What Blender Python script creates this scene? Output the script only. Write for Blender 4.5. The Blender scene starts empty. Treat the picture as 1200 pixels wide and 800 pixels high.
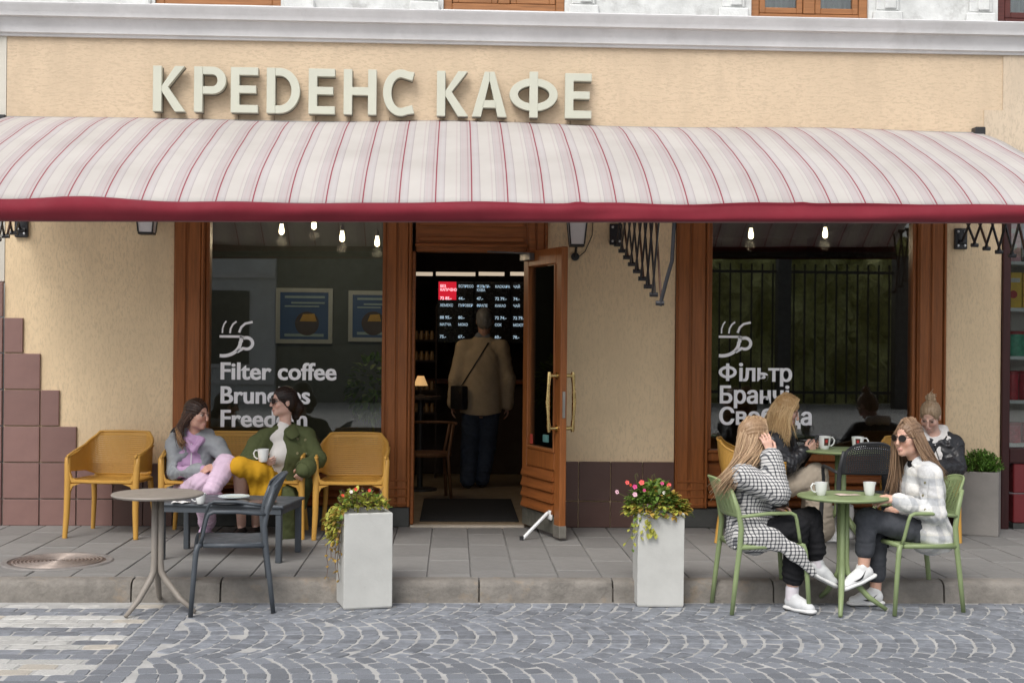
import bpy, bmesh, math, random
import numpy as np
from mathutils import Vector, Matrix, Euler
R = math.radians
random.seed(7); rng = np.random.default_rng(7)
scene = bpy.context.scene
C = bpy.context.collection

# ---------------------------------------------------------------- camera, sky, sun, exposure
FPX, YAW, ROLL = 1550.0, R(2.5), 0.0095
CAM = Vector((0, -11.3, 1.585))
_f = Vector((math.sin(YAW), math.cos(YAW), 0)); _r = Vector((math.cos(YAW), -math.sin(YAW), 0)); _u = Vector((0, 0, 1))
_rt = _r*math.cos(ROLL) + _u*math.sin(ROLL); _up = _u*math.cos(ROLL) - _r*math.sin(ROLL)
cam_data = bpy.data.cameras.new("camera"); cam = bpy.data.objects.new("camera", cam_data); C.objects.link(cam)
cam.matrix_world = Matrix.Translation(CAM) @ Matrix((_rt, _up, -_f)).transposed().to_4x4()
cam_data.sensor_width = 36; cam_data.lens = 36*FPX/1200; cam_data.clip_end = 2000; cam_data.clip_start = .1
cam_data.dof.use_dof = False
scene.camera = cam
SUN_EL, SUN_AZ = R(52), R(205)          # sun high behind the photographer's left shoulder, veiled by cloud
w = bpy.data.worlds.new("World"); scene.world = w; w.use_nodes = True
nt = w.node_tree; bg = nt.nodes["Background"]
sk = nt.nodes.new("ShaderNodeTexSky"); sk.sky_type = 'NISHITA'; sk.sun_disc = False
sk.sun_elevation = SUN_EL; sk.sun_rotation = SUN_AZ; sk.dust_density = 3.5; sk.air_density = 1.0; sk.ozone_density = 1.0
hs = nt.nodes.new("ShaderNodeHueSaturation"); hs.inputs['Saturation'].default_value = .28   # cloud veil whitens the blue
nt.links.new(sk.outputs[0], hs.inputs['Color']); nt.links.new(hs.outputs[0], bg.inputs[0]); bg.inputs[1].default_value = .15
sd = bpy.data.lights.new("sun", 'SUN'); sd.energy = 1.25; sd.angle = R(26); sd.color = (1, .965, .91)
sun = bpy.data.objects.new("sun", sd); C.objects.link(sun)
_sd = Vector((math.sin(SUN_AZ)*math.cos(SUN_EL), math.cos(SUN_AZ)*math.cos(SUN_EL), math.sin(SUN_EL)))
sun.rotation_euler = _sd.to_track_quat('Z', 'Y').to_euler(); sun.location = (-6, -14, 12)
scene.view_settings.view_transform = 'Standard'; scene.view_settings.look = 'None'
scene.view_settings.exposure = 0.40; scene.view_settings.gamma = 1
scene.render.engine = 'CYCLES'; scene.cycles.max_bounces = 8; scene.cycles.transparent_max_bounces = 12
scene.cycles.use_denoising = True

# ---------------------------------------------------------------- helpers
def pt(px, py, y):
    """world point seen at photo pixel (px,py) on the plane Y=y (used to read off real positions)"""
    d = _f*FPX + _rt*(px-600) - _up*(py-400)
    return CAM + d*((y-CAM.y)/d.y)
def gp(px, py, z):
    d = _f*FPX + _rt*(px-600) - _up*(py-400)
    return CAM + d*((z-CAM.z)/d.z)

def tag(o, label=None, cat=None, group=None, kind=None):
    if label: o['label'] = label
    if cat: o['category'] = cat
    if group: o['group'] = group
    if kind: o['kind'] = kind
    return o
def thing(name, label, cat, loc=(0, 0, 0), rz=0, group=None):
    o = bpy.data.objects.new(name, None); C.objects.link(o); o.empty_display_size = .1
    o.location = loc; o.rotation_euler = (0, 0, rz)
    return tag(o, label, cat, group)
def link(name, me, m=None, parent=None, loc=None, rot=None, scale=None):
    o = bpy.data.objects.new(name, me); C.objects.link(o)
    if m is not None and not me.materials: me.materials.append(m)
    if parent is not None: o.parent = parent
    if loc is not None: o.location = loc
    if rot is not None: o.rotation_euler = rot
    if scale is not None: o.scale = scale
    return o
def copy_tree(o, parent=None):
    c = o.copy(); C.objects.link(c)
    if parent is not None: c.parent = parent
    for ch in list(o.children): copy_tree(ch, c)
    return c

class MB:
    def __init__(s): s.bm = bmesh.new()
    def _mat(s, verts, M):
        if M is not None: bmesh.ops.transform(s.bm, matrix=M, verts=verts)
    def box(s, x0, x1, y0, y1, z0, z1, bev=0, M=None, seg=1):
        b = s.bm
        vs = [b.verts.new((x, y, z)) for x in (x0, x1) for y in (y0, y1) for z in (z0, z1)]
        fs = [b.faces.new([vs[i] for i in q]) for q in ((0, 1, 3, 2), (4, 6, 7, 5), (0, 4, 5, 1), (2, 3, 7, 6), (0, 2, 6, 4), (1, 5, 7, 3))]
        s._mat(vs, M)
        if bev:
            es = list({e for f in fs for e in f.edges})
            bmesh.ops.bevel(b, geom=es, offset=bev, segments=seg, affect='EDGES', profile=.5)
        return s
    def prism(s, pts, axis, a, b_, M=None):
        """extrude a 2-D outline: axis 'x' -> pts are (y,z); 'y' -> (x,z); 'z' -> (x,y)"""
        b = s.bm
        f = {'x': lambda p, t: (t, p[0], p[1]), 'y': lambda p, t: (p[0], t, p[1]), 'z': lambda p, t: (p[0], p[1], t)}[axis]
        A = [b.verts.new(f(p, a)) for p in pts]; B = [b.verts.new(f(p, b_)) for p in pts]
        n = len(pts)
        b.faces.new(A); b.faces.new(B[::-1])
        for i in range(n): b.faces.new((A[i], B[i], B[(i+1) % n], A[(i+1) % n]))
        s._mat(A+B, M); return s
    def tube(s, path, r, n=8, flat=1.0, side=None, caps=True, sq=False):
        """swept tube; r number or list; flat scales the second axis; side = preferred first axis"""
        b = s.bm; P = [Vector(p) for p in path]; N = len(P)
        rr = r if isinstance(r, (list, tuple)) else [r]*N
        rings = []; prev = None
        for i in range(N):
            t = (P[min(i+1, N-1)] - P[max(i-1, 0)])
            if t.length < 1e-9: t = Vector((0, 0, 1))
            t.normalize()
            if side is not None: a = Vector(side)
            elif prev is not None: a = prev
            else: a = Vector((1, 0, 0)) if abs(t.x) < .9 else Vector((0, 1, 0))
            a = a - t*a.dot(t)
            if a.length < 1e-6: a = Vector((0, 1, 0)) - t*t.y
            a.normalize(); prev = a; c = t.cross(a)
            ring = []
            for k in range(n):
                th = 2*math.pi*(k+.5)/n
                ca, sa = math.cos(th), math.sin(th)
                if sq:
                    q = max(abs(ca), abs(sa))**.75; ca /= q; sa /= q
                ring.append(b.verts.new(P[i] + a*(ca*rr[i]) + c*(sa*rr[i]*flat)))
            rings.append(ring)
        for i in range(N-1):
            for k in range(n):
                b.faces.new((rings[i][k], rings[i][(k+1) % n], rings[i+1][(k+1) % n], rings[i+1][k]))
        if caps: b.faces.new(rings[0][::-1]); b.faces.new(rings[-1])
        return s
    def lathe(s, prof, n=24, c=(0, 0, 0), M=None):
        b = s.bm; rings = []; c = Vector(c); allv = []
        for r, z in prof:
            if r < 1e-6: ring = [b.verts.new(c+Vector((0, 0, z)))]
            else: ring = [b.verts.new(c+Vector((r*math.cos(2*math.pi*k/n), r*math.sin(2*math.pi*k/n), z))) for k in range(n)]
            rings.append(ring); allv += ring
        for A, B in zip(rings, rings[1:]):
            for k in range(n):
                k2 = (k+1) % n
                if len(A) == 1 and len(B) == 1: continue
                if len(A) == 1: b.faces.new((A[0], B[k2], B[k]))
                elif len(B) == 1: b.faces.new((A[k], A[k2], B[0]))
                else: b.faces.new((A[k], A[k2], B[k2], B[k]))
        s._mat(allv, M); return s
    def grid(s, fn, nu, nv, closed=False):
        b = s.bm; V = [[b.verts.new(fn(i/nu, j/nv)) for j in range(nv+1)] for i in range(nu+1)]
        for i in range(nu):
            for j in range(nv): b.faces.new((V[i][j], V[i+1][j], V[i+1][j+1], V[i][j+1]))
        return s
    def holegrid(s, fn, nu, nv, hu=.55, hv=.55, keep=None):
        """sheet whose every cell carries a real rectangular hole"""
        b = s.bm; V = {}
        def v(u, w_):
            k = (round(u, 6), round(w_, 6))
            if k not in V: V[k] = b.verts.new(fn(u, w_))
            return V[k]
        for i in range(nu):
            for j in range(nv):
                u0, u1, v0, v1 = i/nu, (i+1)/nu, j/nv, (j+1)/nv
                o = [v(u0, v0), v(u1, v0), v(u1, v1), v(u0, v1)]
                if keep and keep((u0+u1)/2, (v0+v1)/2): b.faces.new(o); continue
                du, dv = (u1-u0)*(1-hu)/2, (v1-v0)*(1-hv)/2
                q = [b.verts.new(fn(*p)) for p in ((u0+du, v0+dv), (u1-du, v0+dv), (u1-du, v1-dv), (u0+du, v1-dv))]
                for k in range(4): b.faces.new((o[k], o[(k+1) % 4], q[(k+1) % 4], q[k]))
        return s
    def build(s, name, m, parent=None, smooth=None, solid=0, **kw):
        bmesh.ops.recalc_face_normals(s.bm, faces=s.bm.faces)
        me = bpy.data.meshes.new(name); s.bm.to_mesh(me); s.bm.free()
        if smooth:
            me.polygons.foreach_set("use_smooth", [True]*len(me.polygons))
            if smooth is not True: me.set_sharp_from_angle(angle=R(smooth))
        o = link(name, me, m, parent, **kw)
        if solid:
            md = o.modifiers.new("thickness", 'SOLIDIFY'); md.thickness = solid; md.offset = 0
        return o

def np_mesh(name, V, Fq, m, parent=None, smooth=True):
    """mesh from numpy verts and quads"""
    me = bpy.data.meshes.new(name); nf = len(Fq)
    me.vertices.add(len(V)); me.vertices.foreach_set("co", np.asarray(V, np.float32).ravel())
    k = Fq.shape[1]
    me.loops.add(nf*k); me.loops.foreach_set("vertex_index", np.asarray(Fq, np.int32).ravel())
    me.polygons.add(nf); me.polygons.foreach_set("loop_start", np.arange(0, nf*k, k, dtype=np.int32))
    if smooth: me.polygons.foreach_set("use_smooth", np.ones(nf, bool))
    me.update(calc_edges=True); me.validate()
    return link(name, me, m, parent)

# ---------------------------------------------------------------- materials
def newmat(name):
    m = bpy.data.materials.new(name); m.use_nodes = True
    return m, m.node_tree, m.node_tree.nodes["Principled BSDF"]
def N(nt, t, **kw):
    n = nt.nodes.new(t)
    for k, v in kw.items():
        if hasattr(n, k): setattr(n, k, v)
        else: n.inputs[k].default_value = v
    return n
def coords(nt, scale=(1, 1, 1), kind='Object'):
    tc = N(nt, 'ShaderNodeTexCoord'); mp = N(nt, 'ShaderNodeMapping'); mp.inputs['Scale'].default_value = scale
    nt.links.new(tc.outputs[kind], mp.inputs[0]); return mp.outputs[0]
def noise(nt, vec, sc, det=4, rough=.6, dist=0):
    n = N(nt, 'ShaderNodeTexNoise'); n.inputs['Scale'].default_value = sc; n.inputs['Detail'].default_value = det
    n.inputs['Roughness'].default_value = rough; n.inputs['Distortion'].default_value = dist
    nt.links.new(vec, n.inputs['Vector']); return n.outputs['Fac']
def ramp(nt, fac, stops, interp='LINEAR'):
    r = N(nt, 'ShaderNodeValToRGB'); r.color_ramp.interpolation = interp
    e = r.color_ramp.elements
    while len(e) < len(stops): e.new(.5)
    for el, (p, c) in zip(e, stops): el.position = p; el.color = (*c, 1) if len(c) == 3 else c
    nt.links.new(fac, r.inputs[0]); return r.outputs[0]
def mix(nt, a, b, fac, mode='MIX'):
    n = N(nt, 'ShaderNodeMix', data_type='RGBA', blend_type=mode)
    for val, i in ((fac, 0), (a, 6), (b, 7)):
        if isinstance(val, (int, float)): n.inputs[i].default_value = val
        elif isinstance(val, (tuple, list)): n.inputs[i].default_value = (*val, 1)
        else: nt.links.new(val, n.inputs[i])
    return n.outputs[2]
def bump(nt, bsdf, h, strength=.3, dist=.01):
    b = N(nt, 'ShaderNodeBump'); b.inputs['Strength'].default_value = strength; b.inputs['Distance'].default_value = dist
    nt.links.new(h, b.inputs['Height']); nt.links.new(b.outputs[0], bsdf.inputs['Normal'])
def math_(nt, op, a, b=None, c=None):
    n = N(nt, 'ShaderNodeMath', operation=op)
    for i, v in enumerate((a, b, c)):
        if v is None: continue
        if isinstance(v, (int, float)): n.inputs[i].default_value = v
        else: nt.links.new(v, n.inputs[i])
    return n.outputs[0]
def sc(c, k): return tuple(min(1, x*k) for x in c)
def M_(name, col, rough=.6, var=.18, vs=6, bmp=0, bs=80, stretch=(1, 1, 1), metallic=0, spec=.5, obj_rnd=0, bdist=.004, dirt=None, sheen=0):
    """plain procedural material: base colour with two octaves of mottling, roughness variation and fine bump"""
    m, nt, b = newmat(name); v = coords(nt, stretch)
    f = noise(nt, v, vs, 6, .65)
    c = ramp(nt, f, [(.28, sc(col, 1-var)), (.72, sc(col, 1+var))])
    if obj_rnd:
        oi = N(nt, 'ShaderNodeObjectInfo')
        at = N(nt, 'ShaderNodeAttribute', attribute_name='rnd')
        rr = math_(nt, 'FRACT', math_(nt, 'ADD', oi.outputs['Random'], at.outputs['Fac']))
        g = ramp(nt, rr, [(0, (1-obj_rnd,)*3), (1, (1,)*3)])
        c = mix(nt, c, g, 1.0, 'MULTIPLY')
    if dirt:
        d = noise(nt, coords(nt), dirt[1], 5, .7)
        c = mix(nt, c, dirt[0], ramp(nt, d, [(dirt[2], (0, 0, 0)), (min(1, dirt[2]+.2), (dirt[3],)*3)]))
    nt.links.new(c, b.inputs['Base Color'])
    rf = noise(nt, v, vs*2.3, 3)
    nt.links.new(ramp(nt, rf, [(.3, (max(0, rough-.1),)*3), (.7, (min(1, rough+.1),)*3)]), b.inputs['Roughness'])
    b.inputs['Metallic'].default_value = metallic; b.inputs['Specular IOR Level'].default_value = spec
    if sheen: b.inputs['Sheen Weight'].default_value = sheen
    if bmp: bump(nt, b, noise(nt, v, bs, 5, .6), bmp, bdist)
    return m
def emit(name, col, s):
    m, nt, b = newmat(name); b.inputs['Base Color'].default_value = (*col, 1)
    b.inputs['Emission Color'].default_value = (*col, 1); b.inputs['Emission Strength'].default_value = s
    return m
def glass_mat(name, tint=(.9, .93, .92), ior=1.5, rough=.0):
    m, nt, b = newmat(name); nt.nodes.remove(b)
    t = N(nt, 'ShaderNodeBsdfTransparent'); t.inputs[0].default_value = (*tint, 1)
    g = N(nt, 'ShaderNodeBsdfGlossy'); g.inputs['Roughness'].default_value = rough
    fr = N(nt, 'ShaderNodeFresnel'); fr.inputs[0].default_value = ior
    mx = N(nt, 'ShaderNodeMixShader'); nt.links.new(fr.outputs[0], mx.inputs[0]); nt.links.new(t.outputs[0], mx.inputs[1]); nt.links.new(g.outputs[0], mx.inputs[2])
    nt.links.new(mx.outputs[0], nt.nodes['Material Output'].inputs[0]); return m
# ================================================================ SETTING
ZR = -0.14                      # road level below the pavement
# stucco: combed render; worm-like scratches run up the wall below the awning and along it above
def stucco(name, col, stretch, bs, st=.38):
    m, nt, b = newmat(name); v = coords(nt)
    big = noise(nt, v, 1.1, 5, .6); sm = noise(nt, coords(nt, stretch), bs*.6, 4, .6)
    c = ramp(nt, big, [(.3, sc(col, .9)), (.7, sc(col, 1.06))])
    scr = ramp(nt, noise(nt, coords(nt, stretch), bs, 3, .75, .6), [(.40, (0, 0, 0)), (.50, (1, 1, 1))])
    stn = ramp(nt, noise(nt, coords(nt, (1.4, 1, .35)), 2.4, 6, .7), [(.50, (0, 0, 0)), (.78, (.42, .42, .42))])
    c = mix(nt, c, sc(col, .62), stn)
    c = mix(nt, sc(col, .86), c, scr); nt.links.new(c, b.inputs['Base Color'])
    b.inputs['Roughness'].default_value = .9; b.inputs['Specular IOR Level'].default_value = .2
    h = mix(nt, scr, sm, .5); bump(nt, b, h, st, .006); return m
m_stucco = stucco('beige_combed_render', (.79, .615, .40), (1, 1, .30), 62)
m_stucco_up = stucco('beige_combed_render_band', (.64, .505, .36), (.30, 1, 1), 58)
m_cream = M_('cream_plaster', (.60, .57, .50), .85, .1, 3, .3, 60)
m_cornice = M_('painted_grey_cornice', (.62, .615, .62), .75, .1, 3, .15, 50, dirt=((.42, .41, .40), 2.2, .56, .5))
m_oldwall = M_('weathered_white_plaster', (.60, .61, .60), .9, .22, 4, .6, 25, dirt=((.22, .21, .20), 3.0, .56, .75), bdist=.01)
def wood(name, col, stretch=(1, 1, .06), rough=.42):
    m, nt, b = newmat(name)
    f = noise(nt, coords(nt, stretch), 55, 6, .6, .3); g = noise(nt, coords(nt), 1.7, 3)
    c = mix(nt, ramp(nt, f, [(.3, sc(col, .62)), (.55, col), (.75, sc(col, 1.3))]), sc(col, .75), math_(nt, 'MULTIPLY', g, .5))
    nt.links.new(c, b.inputs['Base Color']); b.inputs['Roughness'].default_value = rough; b.inputs['Specular IOR Level'].default_value = .35
    bump(nt, b, f, .12, .002); return m
m_wood = wood('varnished_brown_wood', (.30, .100, .026))
m_woodh = wood('varnished_brown_wood_across', (.28, .092, .025), (.06, 1, 1))
m_woodup = wood('orange_window_wood', (.34, .15, .06), (.06, 1, 1))
m_tile = M_('mauve_glazed_tile', (.245, .142, .125), .38, .10, 4, .05, 120, obj_rnd=.16, spec=.4)
m_tile_dark = M_('brown_plinth_tile', (.105, .055, .044), .4, .12, 4, .05, 120, obj_rnd=.15)
m_grout = M_('tile_grout', (.30, .25, .22), .9, .1)
m_glass = glass_mat('window_glass', ior=1.85)
m_black = M_('black_metal', (.022, .022, .024), .45, .15, 8, .05, 90)
m_stonebase = M_('dark_threshold_stone', (.06, .062, .058), .6, .3, 6, .2, 60)
m_thresh = M_('pale_stone_threshold', (.42, .37, .30), .7, .15, 7, .15, 60)
m_brass = M_('aged_brass', (.62, .46, .20), .26, .2, 14, .05, 60, metallic=1)
m_white = M_('white_paint', (.78, .79, .79), .4, .05)
m_vinyl = M_('white_vinyl_film', (.93, .93, .95), .5, .04)

# ---------- ground
road = MB().grid(lambda u, v: (-70+140*u, -90+90*v-2.45, ZR-.0065), 1, 1)
m_joint = M_('sandy_paving_joint', (.38, .375, .365), .95, .2, 5, .5, 90, bdist=.006)
road = road.build('road', m_joint); tag(road, kind='structure')
m_sett = M_('grey_granite_sett', (.225, .240, .268), .68, .32, 16, .5, 70, obj_rnd=.36, bdist=.008)
m_settw = M_('sett_with_worn_white_paint', (.50, .495, .475), .7, .2, 11, .45, 60, obj_rnd=.22, bdist=.008, dirt=((.19, .19, .20), 9, .52, .75))
m_setty = M_('sett_with_worn_cream_paint', (.49, .45, .39), .7, .2, 11, .45, 60, obj_rnd=.22, bdist=.008, dirt=((.19, .19, .20), 9, .54, .75))

def sett_mesh(seed):
    """a hewn granite block: irregular outline, pillowed top"""
    r = np.random.default_rng(seed); n = 8
    V, Fc = [], []
    out = []
    for k in range(n):
        a = R((37, 53, 127, 143, 217, 233, 307, 323)[k])
        x, y = math.cos(a), math.sin(a); q = max(abs(x), abs(y))
        out.append((x/q*.5*(1+r.normal(0, .03)), y/q*.5*(1+r.normal(0, .03))))
    for s, z in ((1.0, -.02), (.985, -.0030), (.93, .0010)):
        for x, y in out: V.append((x*s, y*s, z + (r.normal(0, .0012) if s < .9 else 0)))
    V.append((r.normal(0, .08), r.normal(0, .08), .0016+r.normal(0, .0006)))
    for L in range(2):
        for k in range(n):
            a, b_ = L*n+k, L*n+(k+1) % n
            Fc.append((a, b_, b_+n, a+n))
    for k in range(n): Fc.append((2*n+k, 2*n+(k+1) % n, 3*n))
    return V, Fc
SETT = [sett_mesh(i) for i in range(8)]
def sett_me(i, m, nm):
    V, Fc = SETT[i]; me = bpy.data.meshes.new(nm); me.from_pydata(V, [], Fc); me.materials.append(m)
    return me
setts = []       # x, y, sx, sy, rot, paint
BW = 1.02        # width of one band of arcs
for band in range(-3, 3):
    yc = -3.56 - BW*band
    for k in range(-46, 62):
        x0 = k*.112 + (band % 2)*.05
        for j in range(9):
            t = (j+.5)/9*2-1
            x = x0 + .19*(1-t*t) - .1; y = yc + t*BW/2
            ang = math.atan2(-.38*t/(BW/2), 1.0)
            x += rng.normal(0, .004); y += rng.normal(0, .004)
            if y > -2.60 or y < -6.4 or x < -1.62: continue
            setts.append((x, y, (.1005+rng.normal(0, .004))*math.cos(ang)**.9, (.1075+rng.normal(0, .003))/math.cos(ang)**.9, -ang+rng.normal(0, .04), 0))
for j in range(34):          # straight courses of the crossing on the left, every other pair of courses painted
    y = -2.68 - j*.113
    for i in range(15):
        x = -1.965 - i*.2 - (.09 if j % 2 else 0) + rng.normal(0, .005)
        ph = (-y-2.70) % .56
        p = (1 if rng.random() > .12 else 2) if (.30 < ph or ph < .05) else 0
        if i == 0 and p and rng.random() < .3: p = 0
        setts.append((x, y, .194+rng.normal(0, .004), .1105+rng.normal(0, .003), rng.normal(0, .02), p))
    if j % 2: setts.append((-1.906, y, .072, .108, rng.normal(0, .03), 0))
    for xb in (-1.808, -1.700): setts.append((xb + rng.normal(0, .003), y-.03*(xb > -1.75), .104, .110, rng.normal(0, .03), 0))
for i in range(60):           # gutter course along the kerb
    x = -1.6 + i*.115
    if x < 5.2: setts.append((x, -2.605, .108, .075, rng.normal(0, .02), 0))
def showing(s):
    vis = -4.75 < s[1] and abs(s[0]-(s[1]+11.3)*.043) < (s[1]+11.3)*.40
    return (0 if vis else 1, s[1])
setts.sort(key=showing)
cache = {}
mats3 = (m_sett, m_settw, m_setty)
for i, (x, y, sx, sy, a, p) in enumerate(setts[:300]):
    key = (i % 8, p)
    if key not in cache: cache[key] = sett_me(i % 8, mats3[p], 'cobblestone')
    link('cobblestone', cache[key], None, road, (x, y, ZR-.0035+rng.normal(0, .0014)), (rng.normal(0, .014), rng.normal(0, .014), a), (sx, sy, 1))
for p in range(3):
    V, Q, T, rn = [], [], [], []
    for i, (x, y, sx, sy, a, pp) in enumerate(setts[300:]):
        if pp != p: continue
        sv, sf = SETT[i % 8]; ca, sa = math.cos(a), math.sin(a); o = len(V); dz = ZR-.0035+rng.normal(0, .0014); q = rng.random()
        tx, ty = rng.normal(0, .014), rng.normal(0, .014)
        for vx, vy, vz in sv:
            X, Y_ = vx*sx, vy*sy; V.append((x+X*ca-Y_*sa, y+X*sa+Y_*ca, dz+vz+tx*X+ty*Y_)); rn.append(q)
        Q += [tuple(k+o for k in f) for f in sf]
    if not V: continue
    me = bpy.data.meshes.new('cobblestones'); me.from_pydata(V, [], Q)
    at = me.attributes.new('rnd', 'FLOAT', 'POINT'); at.data.foreach_set('value', rn)
    o = link('cobblestones', me, mats3[p], road); o['kind'] = 'stuff'

# ---------- pavement of concrete slabs, granite kerb
pav = MB().box(-9, 9, -2.42, .0, -.3, -.012).build('pavement', m_grout_p := M_('pavement_bedding', (.20, .195, .19), .95, .2)); tag(pav, kind='structure')
m_slab = M_('grey_concrete_slab', (.235, .229, .22), .75, .14, 5, .35, 60, obj_rnd=.2, bdist=.003, dirt=((.15, .145, .14), 2.6, .52, .65))
slab_me = []
for L in (.575, .40):
    b = MB().box(-.1435, .1435, -L/2+.003, L/2-.003, -.035, 0, .004)
    o = b.build('paving_slab', m_slab); slab_me.append(o.data); bpy.data.objects.remove(o)
for i in range(-15, 20):
    x = .128 + i*.2955 - .148
    y = -.02; j = 0
    off = (.29, .0, .45, .15)[i % 4]
    segs = [(-.012, -.012-.4)] if i % 2 else []
    y = -.012-.4 if i % 2 else -.012
    while y > -2.40:
        L = .575 if y-.575 > -2.42 else None
        if L is None:
            rem = y+2.405
            if rem > .05: link('paving_slab', slab_me[1], None, pav, (x, y-rem/2, rng.normal(0, .001)), None, (1, rem/.40, 1))
            break
        link('paving_slab', slab_me[0], None, pav, (x, y-L/2, rng.normal(0, .0012)), (rng.normal(0, .002), rng.normal(0, .003), 0)); y -= L
    if segs: link('paving_slab', slab_me[1], None, pav, (x, -.212, rng.normal(0, .001)))
m_kerb = M_('weathered_kerb_stone', (.235, .215, .19), .85, .3, 7, .8, 30, obj_rnd=.2, bdist=.012, dirt=((.33, .23, .13), 5, .56, .6))
kerb = MB().box(-9, 9, -2.50, -2.42, -.3, -.06).build('kerb', m_kerb); tag(kerb, kind='structure')
kx = [-4.75, -3.9, -3.0, -2.1, -1.52, -.72, .18, 1.07, 2.15, 3.31, 4.3, 5.2]
for a, b_ in zip(kx, kx[1:]):
    n = 14; mb = MB(); r2 = np.random.default_rng(int((a+9)*100))
    prof = [(-2.405, .000), (-2.47, .001), (-2.505, -.004), (-2.528, -.018), (-2.536, -.045), (-2.54, -.10), (-2.545, -.20), (-2.405, -.20)]
    V = []
    for i in range(n+1):
        x = a+.006 + (b_-a-.012)*i/n
        e = .006 if i in (0, n) else 0
        V.append([mb.bm.verts.new((x, py+(r2.normal(0, .003)+e if 1 < k < 6 else 0), pz+(r2.normal(0, .0025)-e if 0 < k < 4 else 0))) for k, (py, pz) in enumerate(prof)])
    for i in range(n):
        for k in range(len(prof)): k2 = (k+1) % len(prof); mb.bm.faces.new((V[i][k], V[i][k2], V[i+1][k2], V[i+1][k]))
    mb.bm.faces.new(V[0]); mb.bm.faces.new(V[-1][::-1])
    mb.build('kerb_stone', m_kerb, kerb, smooth=50)

# manhole cover set into the slabs
mh = thing('manhole_cover', 'round cast iron manhole cover with concentric rings set in the pavement', 'manhole cover', (-2.785, -1.83, .002))
m_iron = M_('worn_cast_iron', (.13, .10, .088), .5, .3, 12, .3, 60, metallic=.5)
MB().lathe([(.0, .006), (.30, .006), (.315, .003), (.345, .003), (.35, -.02)], 48).build('disc', m_iron, mh, smooth=30)
mb = MB()
for k in range(11): r0 = .028+k*.0265; mb.lathe([(r0, .005), (r0+.003, .012), (r0+.011, .012), (r0+.014, .005)], 40)
mb.build('raised_rings', m_iron2 := M_('worn_iron_edge', (.30, .25, .22), .42, .3, 12, .2, 60, metallic=.4), mh, smooth=30)
MB().lathe([(.33, -.001), (.335, .010), (.375, .010), (.385, -.001)], 48).build('rim', M_('iron_rim', (.19, .175, .165), .7, .25, 9, .3), mh, smooth=30)

# ================================================================ CAFE BUILDING
bld = thing('cafe_building', 'beige rendered cafe building with brown wooden shopfront and grey cornice', 'building')
# wall with the two shopfront openings
Z1, ZT = 2.80, 4.11
for x0, x1 in ((-3.78, -2.37), (.795, 1.895), (4.25, 4.745)): MB().box(x0, x1, 0, .34, 0, Z1).build('wall', m_stucco, bld)

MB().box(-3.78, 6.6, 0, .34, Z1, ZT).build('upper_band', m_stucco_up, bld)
MB().box(-7.5, -3.783, -.006, .34, 2.05, ZT).build('corner_strip', m_cream, bld)
mb = MB()   # pale patch band at the right end above the awning
mb.box(4.575, 4.74, -.012, -.001, 2.9, 3.63); mb.box(4.74, 6.6, -.012, -.001, 2.9, ZT); mb.build('render_patch', m_stucco_p := stucco('paler_combed_render', (.62, .51, .385), (1, 1, .4), 48, .4), bld)
# cornice
prof = [(.0, 4.108), (-.03, 4.108), (-.034, 4.125), (-.055, 4.135), (-.062, 4.20), (-.085, 4.235), (-.092, 4.25), (-.13, 4.258), (-.138, 4.30), (-.165, 4.335), (-.172, 4.358), (-.165, 4.365), (.0, 4.375)]
MB().prism(prof, 'x', -3.86, 7.0).build('cornice', m_cornice, bld, smooth=35)
MB().prism([(y-.03, z) for y, z in prof], 'x', -7.5, -3.863).build('cornice', m_cornice, bld, smooth=35)
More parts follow.
